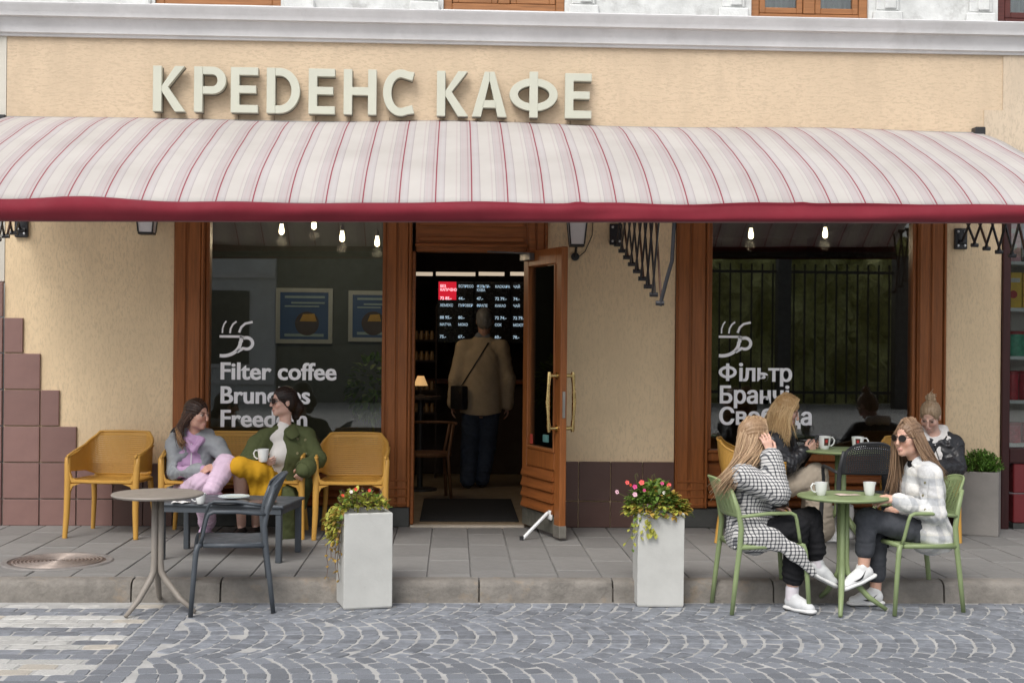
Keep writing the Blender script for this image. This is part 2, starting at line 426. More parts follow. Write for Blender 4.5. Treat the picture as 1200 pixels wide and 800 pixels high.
# upper storey (only its foot is in frame)
uw = [(-2.56, -1.50), (-.12, .92), (2.535, 3.56), (4.70, 5.75)]
mb = MB(); xs = -7.5
for a, b_ in uw: mb.box(xs, a, .02, .36, 4.372, 6.4); xs = b_
mb.box(xs, 7, .02, .36, 4.372, 6.4); mb.box(-7.5, 7, .02, .36, 6.403, 7.6)
mb.build('upper_wall', m_oldwall, bld)
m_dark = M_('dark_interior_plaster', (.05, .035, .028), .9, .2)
m_redwood = wood('red_window_wood', (.10, .03, .026), (.06, 1, 1))
m_curtain = M_('pale_curtain', (.45, .47, .47), .9, .12, 9, stretch=(6, 1, .2))
for i, (a, b_) in enumerate(uw):
    mw = m_redwood if i == 3 else m_woodup
    zb = 4.375 if i >= 2 else 4.41
    f = MB(); cx = (a+b_)/2
    f.box(a, a+.075, .05, .14, zb, 6.4, .006); f.box(b_-.075, b_, .05, .14, zb, 6.4, .006)
    f.box(a+.076, b_-.076, .05, .14, zb, zb+.07, .006); f.box(a+.076, b_-.076, .05, .14, 6.33, 6.4, .006); f.box(cx-.05, cx+.05, .045, .135, zb+.071, 6.329, .006)
    fr = f.build('window', mw, bld)
    for s0, s1 in ((a+.08, cx-.055), (cx+.055, b_-.08)):
        g = MB(); g.box(s0, s0+.05, .06, .12, zb+.075, 6.32, .004); g.box(s1-.05, s1, .06, .12, zb+.075, 6.32, .004); g.box(s0+.051, s1-.051, .06, .12, zb+.075, zb+.125, .004); g.box(s0+.051, s1-.051, .06, .12, 6.27, 6.32, .004)
        g.build('sash', mw, fr)
        MB().box(s0+.05, s1-.05, .085, .09, zb+.12, 6.27).build('pane', m_glass, fr)
    MB().grid(lambda u, v: (a+.1+(b_-a-.2)*u, .22+.02*math.sin(u*55), zb+.05+1.85*v), 60, 1).build('curtain', m_curtain, fr, smooth=True)
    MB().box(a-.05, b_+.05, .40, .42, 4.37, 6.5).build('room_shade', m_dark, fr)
    if i < 2: MB().box(a-.02, b_+.05, -.03, .19, 4.376, 4.405, .005).build('sill', m_oldwall, fr)
    else: MB().box(a-.04, b_+.04, .0, .05, 4.372, 4.376+.012, .002).build('sill', m_oldwall, fr)
    for s in (-1, 1):     # moulded surround foot beside each window
        x = a-.16 if s < 0 else b_+.16
        q = MB(); q.box(x-.13, x+.13, -.035, .018, 4.374, 4.47, .012); q.box(x-.10, x+.10, -.015, .018, 4.472, 6.5, .01); q.box(x-.03, x+.07, -.035, -.016, 4.49, 6.5, .008)
        q.build('window_surround', m_oldwall, bld)
# stepped tiles on the left, brown plinth elsewhere (each tile its own object)
tz = [(.0, .222), (.228, .528), (.534, .834), (.84, 1.14), (1.146, 1.446), (1.452, 1.745)]
def tile_mesh(wd, h, m):
    o = MB().box(.002, wd-.002, -.012, .02, .002, h-.002, .003).build('tile', m); me = o.data; bpy.data.objects.remove(o); return me
tc_ = {}
def tile(x, wd, z0, z1, m, y=-.012):
    k = (round(wd, 3), round(z1-z0, 3), m.name)
    if k not in tc_: tc_[k] = tile_mesh(wd, z1-z0, m)
    return link('tile', tc_[k], None, bld, (x, y+rng.normal(0, .0008), z0))
xt = -3.775
for r_, (z0, z1) in enumerate(tz):
    full = {0: 3, 1: 3, 2: 2, 3: 1, 4: 1, 5: 0}[r_]; half = {0: 0, 1: 0, 2: 0, 3: 1, 4: 0, 5: 1}[r_]
    for k in range(full): tile(xt+k*.306, .30, z0, z1, m_tile)
    if half: tile(xt+full*.306, .155, z0, z1, m_tile)
    for k in range(4): tile(xt-.31-k*.306, .30, z0, z1, m_tile, -.022)
for k in range(4): tile(xt-.31-k*.306, .30, 1.752, 2.045, m_tile, -.022)
for (x0, n, zt, wd) in ((xt+3*.306, 2, .528, .245), (.80, 4, .565, .272), (4.255, 2, .565, .244)):
    for k in range(n):
        for z0, z1 in ((.0, .222), (.228, zt)): tile(x0+k*(wd+.003), wd, z0, z1, m_tile_dark)
MB().box(xt-1.25, -2.372, -.004, -.001, 0, .53).build('grout', m_grout, bld)

# ---------- wooden shopfront
def casing(mb, x0, x1, z0, z1, y=-.03):
    """fluted flat pilaster: board with raised edge beads and a centre groove"""
    w_ = x1-x0; mb.box(x0, x1, y, .16, z0, z1, .004)
    mb.box(x0+.012, x0+w_*.40, y-.016, y-.001, z0+.004, z1-.004, .007); mb.box(x0+w_*.47, x1-.03, y-.016, y-.001, z0+.004, z1-.004, .007)
    mb.box(x1-.024, x1-.004, y-.03, y-.001, z0+.002, z1-.002, .006)
def shop_window(x0, x1, z0, zt, cl, cr):
    """x0..x1 glass, cl / cr casing outer edges"""
    f = MB()
    casing(f, cl, x0-.035, .17, zt); casing(f, x1+.035, cr, .17, zt)
    f.box(x0-.034, x0, .0, .12, z0, zt, .006); f.box(x1, x1+.034, .0, .12, z0, zt, .006)
    f.box(x0-.034, x1+.034, -.02, .14, z0-.10, z0-.001, .01); f.box(x0-.034, x1+.034, -.04, .0, z0-.028, z0-.003, .008)
    f.box(x0-.034, x1+.034, .0, .12, zt-.06, zt, .006)
    fr = f.build('shop_window', m_wood, bld)
    MB().box(x0-.002, x1+.002, .055, .063, z0-.002, zt-.055).build('pane', m_glass, fr)
    f = MB(); zz = z0-.105
    f.box(cl+.01, cr-.01, .02, .14, .17, zz, .004); f.build('apron_panel', m_woodh, fr)
    ns = 4
    for c0, c1 in ((cl+.02, x0-.06), (x1+.06, cr-.02), (x0-.03, (x0+x1)/2-.03), ((x0+x1)/2+.03, x1+.03)):
        for k in range(ns):
            z = .185+k*.066
            MB().prism([(.018, z), (-.048, z+.004), (-.052, z+.016), (-.012, z+.060), (.018, z+.060)], 'x', c0, c1).build('slat', m_woodh, fr)
    MB().box(cl+.005, cr-.005, -.02, .14, .0, .168, .006).build('stone_base', m_stonebase, fr)
    return fr
winL = shop_window(-2.075, -.615, .695, 2.80, -2.368, -.365)
winR = shop_window(2.215, 3.965, .672, 2.80, 1.90, 4.248)
# door frame
f = MB(); casing(f, .615, .792, .02, 2.80); f.box(-.365, -.335, -.02, .16, .02, 2.345, .006)
f.box(-.335, .614, -.02, .15, 2.345, 2.40, .01); f.box(-.335, .614, -.005, .15, 2.40, 2.80)
f.box(-.31, .59, -.022, -.006, 2.43, 2.47, .006); f.box(-.31, .59, -.022, -.006, 2.56, 2.78, .006); f.box(-.34, .62, -.055, -.02, 2.385, 2.41, .008)
dfr = f.build('door_frame', m_woodh, bld)
MB().box(.605, .614, -.01, .13, .03, 2.345).build('jamb_lining', m_cream, dfr)
MB().box(-.362, .614, -.05, .25, -.01, .018, .006).build('threshold', m_thresh, dfr)
# door leaf, open outwards
hx, hy = .612, -.045; ex, ey = .875, -.80
door = thing('door', None, None, (hx, hy, .03), math.atan2(ey-hy, ex-hx)); door.parent = bld
del_keys = [k for k in ('label', 'category') if k in door]
W_, H_ = .80, 2.315
f = MB(); th = .028
f.box(0, .10, -th, th, .155, H_, .006); f.box(W_-.115, W_, -th, th, .0, H_, .006)
f.box(.101, W_-.116, -th, th, H_-.13, H_, .006); f.box(.101, W_-.116, -th, th, .52, .66, .006); f.box(.101, W_-.116, -.016, .016, .16, .52)
for a, b_ in ((.101, .125), (W_-.14, W_-.116)): f.box(a, b_, -th-.008, th+.008, .662, H_-.132, .005)
f.box(.125, W_-.14, -th-.008, th+.008, .662, .69, .005)
f.build('door_leaf', m_wood, door)
MB().box(.12, W_-.135, -.004, .004, .68, H_-.14).build('pane', m_glass, door)
for s in (-1, 1):
    for k in range(4):
        z = .165+k*.088; y0 = s*.017; y1 = s*.048
        MB().prism([(y0, z), (y1, z+.004), (y1, z+.018), (s*.028, z+.080), (y0, z+.080)], 'x', .02, W_-.125).build('slat', m_woodh, door)
MB().box(.0, W_-.117, -.024, .024, .01, .153, .004).build('kick_plate', M_('scuffed_metal_sheet', (.20, .20, .17), .45, .45, 9, .2, 40, metallic=.6), door)
MB().box(W_-.12, W_+.004, -.032, .032, -.006, .09, .004).build('edge_shoe', M_('dull_steel', (.34, .32, .28), .45, .3, metallic=.7), door)
for s in (-1, 1):
    x = W_-.055; y = s*(th+.075); q = MB()
    q.tube([(x, s*th, 1.285), (x, y, 1.285)], .016, 10); q.tube([(x, s*th, .865), (x, y, .865)], .016, 10)
    q.tube([(x, y, .835), (x, y, .87), (x, y+s*.006, .95), (x, y+s*.012, 1.075), (x, y+s*.006, 1.2), (x, y, 1.28), (x, y, 1.315)], [.014, .018, .014, .019, .014, .018, .014], 10)
    for z in (1.285, .865): q.tube([(x, s*th, z), (x, s*(th+.012), z)], .028, 12)
    q.build('handle', m_brass, door, smooth=40)
MB().box(W_+.001, W_+.005, -.012, .012, .95, 1.16).build('lock_plate', M_('lock_steel', (.35, .33, .30), .35, .2, metallic=.9), door)
q = MB(); q.box(.5, .58, -.032-.02, -.029, .74, .80, .003); q.build('sticker', M_('teal_sticker', (.10, .25, .24), .5, .1), door)
q = MB(); q.box(.135, .185, -.012, -.008, .70, .78); q.build('sticker', M_('red_sticker', (.45, .06, .04), .5, .1), door)
q = MB(); q.tube([(W_-.16, -.036, .165), (W_-.16, -.06, .18), (W_-.16, -.28, -.022)], [.016, .014, .014], 8); q.box(W_-.195, W_-.125, -.052, -.027, .12, .20, .01)
q.build('door_stop', m_white, door, smooth=40)
MB().lathe([(.0, -.012), (.018, -.012), (.018, .02), (.0, .02)], 10, (W_-.16, -.285, -.018)).build('rubber_foot', m_black, door)
q = MB(); q.tube([(.06, -.04, H_-.045), (.30, -.10, H_-.03), (-.10, -.32, H_+.0)], .008, 6); q.box(.02, .24, -.075, -.029, H_-.08, H_-.02, .005); q.build('door_closer', M_('closer_grey', (.16, .16, .16), .4, .2, metallic=.6), door)

# ---------- interior
m_floor = M_('interior_floor_tile', (.30, .23, .15), .45, .15, 5)
MB().box(-2.9, 4.7, .02, 6.4, -.05, .02).build('interior_floor', m_floor, bld)
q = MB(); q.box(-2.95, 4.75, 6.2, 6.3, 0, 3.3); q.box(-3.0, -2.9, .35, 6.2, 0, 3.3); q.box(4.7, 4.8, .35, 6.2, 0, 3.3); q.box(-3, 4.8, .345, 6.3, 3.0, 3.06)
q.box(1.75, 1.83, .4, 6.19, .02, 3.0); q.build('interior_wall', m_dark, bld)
m_gwall = M_('grey_green_wall', (.085, .10, .095), .9, .12)
q = MB(); q.box(-2.9, -.62, 3.2, 3.28, .02, 2.99); q.build('partition', m_gwall, bld)
# ================================================================ SIGN, AWNING, LANTERNS
def arc(cx, cz, rx, rz, a0, a1, n=16): return [(cx+rx*math.cos(R(a0+(a1-a0)*i/n)), cz+rz*math.sin(R(a0+(a1-a0)*i/n))) for i in range(n+1)]
def ring_faces(mb, outer, inner, y0, y1, close=True):
    """flat band between two outlines with the same number of points, given depth"""
    b = mb.bm; n = len(outer)
    L = [[b.verts.new((p[0], y, p[1])) for p in pl] for y in (y0, y1) for pl in (outer, inner)]
    fo, fi, bo, bi = L
    rg = range(n if close else n-1)
    for i in rg:
        j = (i+1) % n
        b.faces.new((fo[i], fo[j], fi[j], fi[i])); b.faces.new((bo[j], bo[i], bi[i], bi[j]))
        b.faces.new((fo[j], fo[i], bo[i], bo[j])); b.faces.new((fi[i], fi[j], bi[j], bi[i]))
    if not close:
        b.faces.new((fo[0], fi[0], bi[0], bo[0])); b.faces.new((fi[-1], fo[-1], bo[-1], bi[-1]))
def letter(ch, x, z, w_, h, y0, y1):
    mb = MB(); s = h*.188
    P = lambda pts: mb.prism([(x+a, z+b_) for a, b_ in pts], 'y', y0, y1)
    if ch == 'K':
        P([(0, 0), (s, 0), (s, h), (0, h)])
        P([(s+.001, h*.44), (w_-s*1.22, 0), (w_, 0), (s*1.75, h*.54), (w_-s*.08, h), (w_-s*1.22, h), (s+.001, h*.56)])
    elif ch == 'E':
        P([(0, 0), (w_, 0), (w_, s*.92), (s, s*.92), (s, h*.43), (w_*.93, h*.43), (w_*.93, h*.43+s*.9), (s, h*.43+s*.9), (s, h-s*.92), (w_, h-s*.92), (w_, h), (0, h)])
    elif ch == 'H':
        P([(0, 0), (s, 0), (s, h*.43), (w_-s, h*.43), (w_-s, 0), (w_, 0), (w_, h), (w_-s, h), (w_-s, h*.43+s*.95), (s, h*.43+s*.95), (s, h), (0, h)])
    elif ch == 'P':
        c = h*.70; r = h*.30
        P([(0, 0), (s, 0), (s, h), (0, h)])
        o = [(s+.001, h)] + arc(w_-r, c, r, r, 90, -90) + [(s+.001, c-r)]; k = r-s*.9
        i = [(s+.001, h-s*.9)] + arc(w_-r, c, r-s, k, 90, -90) + [(s+.001, c-k)]
        ring_faces(mb, [(x+a, z+b_) for a, b_ in o], [(x+a, z+b_) for a, b_ in i], y0, y1, False)
    elif ch == 'D':
        P([(0, 0), (s, 0), (s, h), (0, h)])
        rx = w_*.62; o = [(s+.001, h)] + arc(w_-rx, h/2, rx, h/2, 90, -90, 22) + [(s+.001, 0)]; t = s*.92
        i = [(s+.001, h-t)] + arc(w_-rx, h/2, rx-s, h/2-t, 90, -90, 22) + [(s+.001, t)]
        ring_faces(mb, [(x+a, z+b_) for a, b_ in o], [(x+a, z+b_) for a, b_ in i], y0, y1, False)
    elif ch == 'C':
        rx, rz = w_*.55, h*.515; o = arc(rx, h/2, rx, rz, 50, 310, 30); i = arc(rx, h/2, rx-s, rz-s*.95, 58, 302, 30)
        o = [(w_*.97, h*.955)] + o[2:-2] + [(w_*.97, h*.045)]; i = [(w_*.90, h*.955-s)] + i[2:-2] + [(w_*.90, h*.045+s)]
        ring_faces(mb, [(x+a, z+b_) for a, b_ in o], [(x+a, z+b_) for a, b_ in i], y0, y1, False)
    elif ch == 'A':
        c = w_/2; t = s*.58
        P([(0, 0), (s*1.05, 0), (s*1.05+.23*(c-t), h*.23), (w_-s*1.05-.23*(c-t), h*.23), (w_-s*1.05, 0), (w_, 0), (c+t, h), (c-t, h)][:0] or [(0, 0), (s*1.08, 0), (c, h*.80), (c, h), (c-t, h)])
        P([(w_, 0), (c+t, h), (c+.0008, h), (c+.0008, h*.80), (w_-s*1.08, 0)])
        P([(w_*.29, h*.20), (w_*.71, h*.20), (w_*.655, h*.20+s*.9), (w_*.345, h*.20+s*.9)])
    elif ch == 'F':      # the Cyrillic letter with a ring round a stem
        c = w_/2; rz = h*.365; P([(c-s/2, -h*.0), (c+s/2, -h*.0), (c+s/2, h*1.02), (c-s/2, h*1.02)])
        ring_faces(mb, [(x+c+p, z+h*.51+q) for p, q in arc(0, 0, w_/2, rz, 0, 360, 40)[:-1]], [(x+c+p, z+h*.51+q) for p, q in arc(0, 0, w_/2-s*1.0, rz-s*.9, 0, 360, 40)[:-1]], y0+.003, y1-.003)
    return mb
sign = thing('cafe_sign', 'large cream raised letters spelling the cafe name above the striped awning', 'sign', (0, 0, 0))
m_letter = M_('cream_letter_face', (.54, .545, .455), .5, .05, 3)
m_letter_side = M_('grey_letter_back', (.16, .14, .11), .6, .1)
# left edge pixel, right edge pixel of each letter in the photograph
for ch, a, b_ in (('K', 180, 218), ('P', 228, 265.5), ('E', 271, 303), ('D', 313, 352), ('E', 362, 393), ('H', 403, 441.5), ('C', 449, 487), ('K', 512, 549), ('A', 553, 594), ('F', 597, 653.5), ('E', 662, 693)):
    x0 = pt(a, 110, -.075).x; x1 = pt(b_, 110, -.075).x
    o = letter(ch, x0, 3.482, x1-x0, .382, -.105, -.05).build('letter', m_letter, sign)
    md = o.modifiers.new('bevel', 'BEVEL'); md.width = .003; md.segments = 1; md.limit_method = 'ANGLE'
    q = letter(ch, x0+.004, 3.478, x1-x0-.004, .380, -.049, -.030).build('letter_back', m_letter_side, o)
    for xx in (x0+.05, x1-.05): pass
    MB().box(x0+.05, x0+.055, -.012, -.002, 3.415, 3.478).build('cable', M_('thin_cable', (.25, .18, .12), .7, .1) if 'thin_cable' not in bpy.data.materials else bpy.data.materials['thin_cable'], o)

# awning
AX0, AX1 = -3.77, 4.535
m_aw, nt, b = newmat('striped_awning_canvas')
tc = N(nt, 'ShaderNodeTexCoord'); sx = N(nt, 'ShaderNodeSeparateXYZ'); nt.links.new(tc.outputs['Object'], sx.inputs[0])
PER = .2545
ph = math_(nt, 'FRACT', math_(nt, 'DIVIDE', math_(nt, 'ADD', sx.outputs['X'], .400+PER*40), PER))
W0 = (.79, .765, .735); RD = (.44, .11, .145); LI = (.72, .68, .68); PK = (.72, .645, .645); GY = (.55, .48, .50)
st = [(0, RD), (.034, RD), (.040, PK), (.075, LI), (.16, (.745, .72, .72)), (.235, LI), (.255, GY), (.268, W0), (.56, W0), (.60, PK), (.615, W0), (.69, W0), (.70, GY), (.712, LI), (.78, PK), (.82, LI), (.90, PK), (.925, (.58, .42, .445)), (.94, PK), (.99, LI)]
c = ramp(nt, ph, st)
weave = noise(nt, coords(nt, (1, 1, 1)), 260, 2, .5)
blot = noise(nt, coords(nt), 1.3, 4)
c = mix(nt, c, ramp(nt, blot, [(.35, (.90, .89, .88)), (.65, (1, 1, 1))]), 1, 'MULTIPLY')
nt.links.new(c, b.inputs['Base Color']); b.inputs['Roughness'].default_value = .85; b.inputs['Specular IOR Level'].default_value = .15
bump(nt, b, weave, .1, .002)
tr = N(nt, 'ShaderNodeBsdfTranslucent'); nt.links.new(mix(nt, c, (.8, .75, .72), 1, 'MULTIPLY'), tr.inputs[0])
ms = N(nt, 'ShaderNodeMixShader'); ms.inputs[0].default_value = .45
nt.links.new(b.outputs[0], ms.inputs[1]); nt.links.new(tr.outputs[0], ms.inputs[2]); nt.links.new(ms.outputs[0], nt.nodes['Material Output'].inputs[0])
aw = thing('awning', 'wide striped white and pink awning with dark red valance over the cafe front', 'awning')
pk = np.array([0, .3, .55, .80, 1.10, 1.38, 1.60, 1.785, 1.92, 2.03]); pz = np.array([3.445, 3.36, 3.275, 3.175, 3.06, 2.94, 2.84, 2.735, 2.65, 2.565])
def tilt(x): return .080*(x+3)/7*1.0
def awn(u, v):
    x = AX0 + (AX1-AX0)*u; d = 2.03*v
    z = float(np.interp(d, pk, pz))
    z = z + tilt(x)*(d/2.03)**1.2 - .03*(d/2.03) - .024*(d/2.03)**2/(1+math.exp(-(x+2.3)*5))
    z += .010*math.sin(x*2.2+1)*(1-v) + .012*math.sin(x*1.1)*math.sin(v*math.pi) + .003*math.sin(x*5.3+2*v)*v
    if v < .3: z += .012*math.exp(-((x+.2)/.8)**2)*(1-v/.3) - .012*math.exp(-((x+2.6)/.9)**2)*(1-v/.3)
    return (x, -d, z)
mb = MB().grid(awn, 130, 26); o = mb.build('awning_fabric', m_aw, aw, smooth=True, solid=.003)
m_red = M_('dark_red_canvas', (.18, .014, .026), .8, .10, 3, .1, 200, spec=.2, sheen=.2)
def val(u, v):
    x = AX0 - .004 + (AX1-AX0+.008)*u; zt = awn(u, 1)[2]
    zb = 2.382 + tilt(x)*1.0
    t = v
    edge = .004*math.sin(x*7)+.005*math.sin(x*2.7+1)+.010*math.exp(-((x+.1-.96)/.05)**2)+.008*math.exp(-((x-2.45)/.05)**2)+.014*math.exp(-((x+2.7)/.3)**2)*1.0
    z = (zt+.006+edge)*(1-t) + zb*t
    # a sagging roll fold that wanders along the length
    f = .5+.5*math.sin(x*.9+.6*math.sin(x*1.9)); bul = math.sin(math.pi*min(1, max(0, (t-.15*f)/(.85)))) 
    y = -2.034 - .034*bul - .012*math.sin(t*math.pi*2+x*.8)*f - .006*math.sin(x*9+t*4)*t*math.sin(x*1.3)
    if t > .9: y += .03*(t-.9)/.1
    return (x, y, z)
MB().grid(val, 200, 14).build('valance', m_red, aw, smooth=True, solid=.003)
def roll(u, v):
    x = AX0 + (AX1-AX0)*u; a = v*2*math.pi; zt = awn(u, 1)[2]
    return (x, -2.0+.028*math.cos(a), 2.43+tilt(x)+.028*math.sin(a))
MB().grid(roll, 60, 10).build('front_bar', m_black, aw, smooth=True)
MB().box(AX0+.01, AX1-.01, -.05, -.002, 3.36, 3.43).build('wall_rail', M_('awning_rail', (.35, .34, .33), .5, .1), aw)
q = MB(); q.box(AX0-.05, AX0-.0, -.07, -.002, 3.36, 3.44, .006); q.box(AX1-.07, AX1+.02, -.10, -.002, 3.40, 3.47, .006); q.build('end_bracket', m_black, aw)
m_arm = M_('black_painted_arm', (.020, .020, .024), .35, .15, 20, .05, 90)
m_armr = M_('rusty_brown_arm', (.075, .032, .018), .6, .3, 30, .1, 90)
for xs in (-3.64, 1.375, 4.375):
    q = MB(); rust = []; qb = MB()
    q.box(xs-.055, xs+.055, -.035, -.002, 2.42, 2.60, .005)
    for dx in (-.03, .03):
        for dz in (2.45, 2.57): qb.lathe([(0, .0), (.011, .0), (.011, .012), (0, .014)], 6, M=Matrix.Translation((xs+dx, -.035, dz)) @ Matrix.Rotation(R(90), 4, 'X'))
    n = 8; top, bot = [], []
    for i in range(n+1):
        s = i/n; d = .05+1.82*s; x = xs+.01+.085*s
        zc = (2.53 - .36*s) if abs(xs) < 2 else (2.59 - .16*s); hh = .11+.19*s
        top.append((x, -d, zc+hh)); bot.append((x, -d, zc-hh))
    for i in range(n):
        for off, A, B in ((.011, top[i], bot[i+1]), (-.011, bot[i], top[i+1])):
            tgt = MB() if (i % 3 == 1 and off > 0) else q
            if tgt is not q: rust.append(tgt)
            for w_ in (0, ):
                tgt.tube([(A[0]+off, A[1], A[2]), (B[0]+off, B[1], B[2])], .017, 6, flat=.5, side=(0, 1, .3))
    for p in top+bot: q.lathe([(0, -.03), (.017, -.03), (.017, .03), (0, .03)], 8, M=Matrix.Translation(p) @ Matrix.Rotation(R(90), 4, 'Y'))
    e = bot[-1]; q.tube([(e[0], e[1], e[2]-.02), (e[0]+.045, e[1]-.02, e[2]+.17), (e[0]+.075, e[1]-.06, e[2]+.30), (e[0]+.078, -2.0, 2.46)], .0145, 8)
    a_ = q.build('scissor_arm', m_arm, aw, smooth=35); [x_.build('rusty_bar', m_armr, a_) for x_ in rust]; qb.build('bolt', M_('zinc_bolt', (.5, .5, .5), .35, .2, metallic=1) if 'zinc_bolt' not in bpy.data.materials else bpy.data.materials['zinc_bolt'], a_)

# wall lanterns
m_frost = M_('frosted_lamp_glass', (.66, .65, .66), .55, .06, 5)
def lantern(x, lab, arm=True):
    t = thing('wall_lantern', lab, 'lantern', (x, -.16, 2.39), 0, 'lanterns on the wall under the awning')
    q = MB(); 
    def ringz(z, r, h): q.box(-r, r, -r, r, z, z+h, .004)
    ringz(0, .062, .018); ringz(.245, .085, .015); q.prism([(-.09, .262), (.09, .262), (.03, .33), (-.03, .33)], 'y', -.08, .08)
    for sx in (-1, 1):
        for sy in (-1, 1): q.tube([(sx*.058, sy*.058, .018), (sx*.080, sy*.080, .245)], .009, 4)
    if not arm: q.box(-.03, .03, .06, .16, .20, .28, .004)
    if arm: q.tube([(0, .06, -.0), (0, .11, -.05), (0, .155, -.07)], .012, 6); q.lathe([(0, 0), (.035, 0), (.035, .018), (0, .02)], 14, M=Matrix.Translation((0, .157, -.075)) @ Matrix.Rotation(R(90), 4, 'X'))
    q.build('lantern_frame', m_black, t)
    g = MB()
    for k in range(4):
        M = Matrix.Rotation(k*math.pi/2, 4, 'Z')
        vs = [g.bm.verts.new(M @ Vector(p)) for p in ((-.052, -.056, .019), (.052, -.056, .019), (.072, -.077, .244), (-.072, -.077, .244))]; g.bm.faces.new(vs)
    g.build('lantern_glass', m_frost, t, solid=.003)
    return t
_l = lantern(pt(172, 280, -.16).x, 'black wall lantern on the left, right of the corner tiles', False); _l.location.z += .055
lantern(pt(676, 285, -.16).x, 'black wall lantern above the open door, with a thin cable')
p0 = pt(676, 296, -.005); cb = MB(); cb.tube([(p0.x, -.012, 2.30), (p0.x+.07, -.012, 2.36), (p0.x+.13, -.012, 2.50), (p0.x+.14, -.012, 2.75)], .004, 5)
tag(cb.build('lamp_cable', m_black), 'thin black cable running up the wall beside the lantern by the door', 'cable')

# vinyl lettering on the panes
def text_mesh(name, s, size, bold, m, parent, loc, ext=.0006, rot=(R(90), 0, 0), align='LEFT', xs=1.0, sp=1.0):
    cu = bpy.data.curves.new(name, 'FONT'); cu.body = s; cu.size = size; cu.dimensions = '2D'; cu.fill_mode = 'FRONT' if ext == 0 else 'BOTH'; cu.offset = bold; cu.extrude = ext; cu.align_x = align; cu.resolution_u = 3; cu.space_character = sp
    o = bpy.data.objects.new(name, cu); C.objects.link(o); bpy.context.view_layer.update()
    me = bpy.data.meshes.new_from_object(o.evaluated_get(bpy.context.evaluated_depsgraph_get())); bpy.data.objects.remove(o)
    me.materials.clear(); me.name = name
    return link(name, me, m, parent, loc, rot, (xs, 1, 1))
def cup_logo(parent, x, z, s):
    q = MB()
    def stroke(pts, r0, r1=None):
        n = len(pts); r1 = r0 if r1 is None else r1
        L, Rr = [], []
        for i in range(n):
            a = Vector(pts[max(0, i-1)]); b_ = Vector(pts[min(n-1, i+1)]); t = (b_-a).normalized(); nn = Vector((-t.y, t.x)); r_ = r0+(r1-r0)*i/(n-1)
            L.append(Vector(pts[i])+nn*r_); Rr.append(Vector(pts[i])-nn*r_)
        vl = [q.bm.verts.new((x+p.x*s, 0, z+p.y*s)) for p in L]; vr = [q.bm.verts.new((x+p.x*s, 0, z+p.y*s)) for p in Rr]
        for i in range(n-1): q.bm.faces.new((vl[i], vl[i+1], vr[i+1], vr[i]))
    stroke([(0, .56), (.66, .56)], .035)
    stroke([(.66, .585), (.64, .40)] + [(.10+.52*math.cos(R(a)), .40+.42*math.sin(R(a))) for a in range(0, -101, -10)], .055, .05)
    stroke([(.70, .49)]+[(.80+.185*math.cos(R(a)), .36+.17*math.sin(R(a))) for a in range(120, -140, -20)]+[(.52, .10)], .05, .045)
    stroke([(.085, .66), (.09, .80), (.135, .93), (.20, 1.02)], .022); stroke([(.31, .66), (.33, .80), (.40, .93), (.50, 1.01)], .026); stroke([(.58, .68), (.64, .84), (.76, .95), (.98, 1.0)], .035)
    o = q.build('cup_emblem', m_vinyl, parent); o.location = (0, .052, 0); return o
for fr, lines, px, pyl, ex in ((winL, ('Filter coffee', 'Brunches', 'Freedom'), 257, (444, 472, 499.5), 1.0), (winR, ('Фільтр', 'Бранчі', 'Свобода'), 842, (446, 472, 497), .95)):
    for s, py in zip(lines, pyl):
        p = pt(px, py, .052)
        if s[0] == 'Ф':
            letter('F', p.x, p.z, .158, .148, .0475, .0525).build('window_lettering', m_vinyl, fr); s = s[1:]; p.x += .172
        o = text_mesh('window_lettering', s, .205, .0034, m_vinyl, fr, (p.x, .052, p.z), xs=ex)
        bmx = bmesh.new()
        for kk, dxx in enumerate((-.0030, -.0010, .0010, .0030)):
            o.data.transform(Matrix.Translation((dxx, 0, kk*.0004))); bmx.from_mesh(o.data); o.data.transform(Matrix.Translation((-dxx, 0, -kk*.0004)))
        bmx.to_mesh(o.data); bmx.free()
    p = pt(px, 416, .052); cup_logo(fr, p.x, p.z, .285)

# ================================================================ INSIDE
m_bulb = emit('warm_bulb', (1, .80, .50), 7)
bl = [(330, 268, 1.6), (368, 262, 2.2), (401, 276, 1.6), (442, 282, 2.0), (880, 273, 1.5), (967, 272, 1.5)]
def bulb(px, py, y, lab):
    p = pt(px, py, y); t = thing('pendant_lamp', lab, 'lamp', p, 0, 'bare bulbs hanging inside the cafe')
    ld = bpy.data.lights.new('bulb_light', 'POINT'); ld.energy = 3.5; ld.color = (1, .78, .52); ld.shadow_soft_size = .05; lo = bpy.data.objects.new('bulb_light', ld); C.objects.link(lo); lo.parent = t; lo.location = (0, 0, -.12)
    MB().lathe([(0, -.06), (.020, -.050), (.026, -.03), (.024, -.005), (.016, .03), (.016, .045), (0, .045)], 14).build('bulb', m_bulb, t, smooth=True)
    MB().lathe([(0, .046), (.02, .046), (.02, .10), (.004, .11), (.004, 2.98-p.z), (0, 2.98-p.z)], 10).build('lamp_holder', m_black, t)
for (px, py, y), l in zip(bl, ('lit bulb near the left side of the left window top', 'lit bulb at the very top of the left window, second from left', 'lit bulb third from the left in the left window', 'lit bulb at the upper right corner of the left window', 'lit bulb in the right window above the Cyrillic lettering', 'lit bulb in the right window, nearer the middle of the pane')): bulb(px, py, y, l)
# strip lights seen through the door
t = thing('strip_lights', 'row of thin warm strip lights over the counter seen through the door', 'light')
m_strip = emit('strip_tube', (1, .82, .62), .42)
for a, b_ in ((478, 507), (511, 557), (561, 591), (598, 640)):
    p = pt(a, 321, 4.9); p2 = pt(b_, 321, 4.9); MB().box(p.x, p2.x, 4.88, 4.92, p.z-.02, p.z+.025).build('tube', m_strip, t)
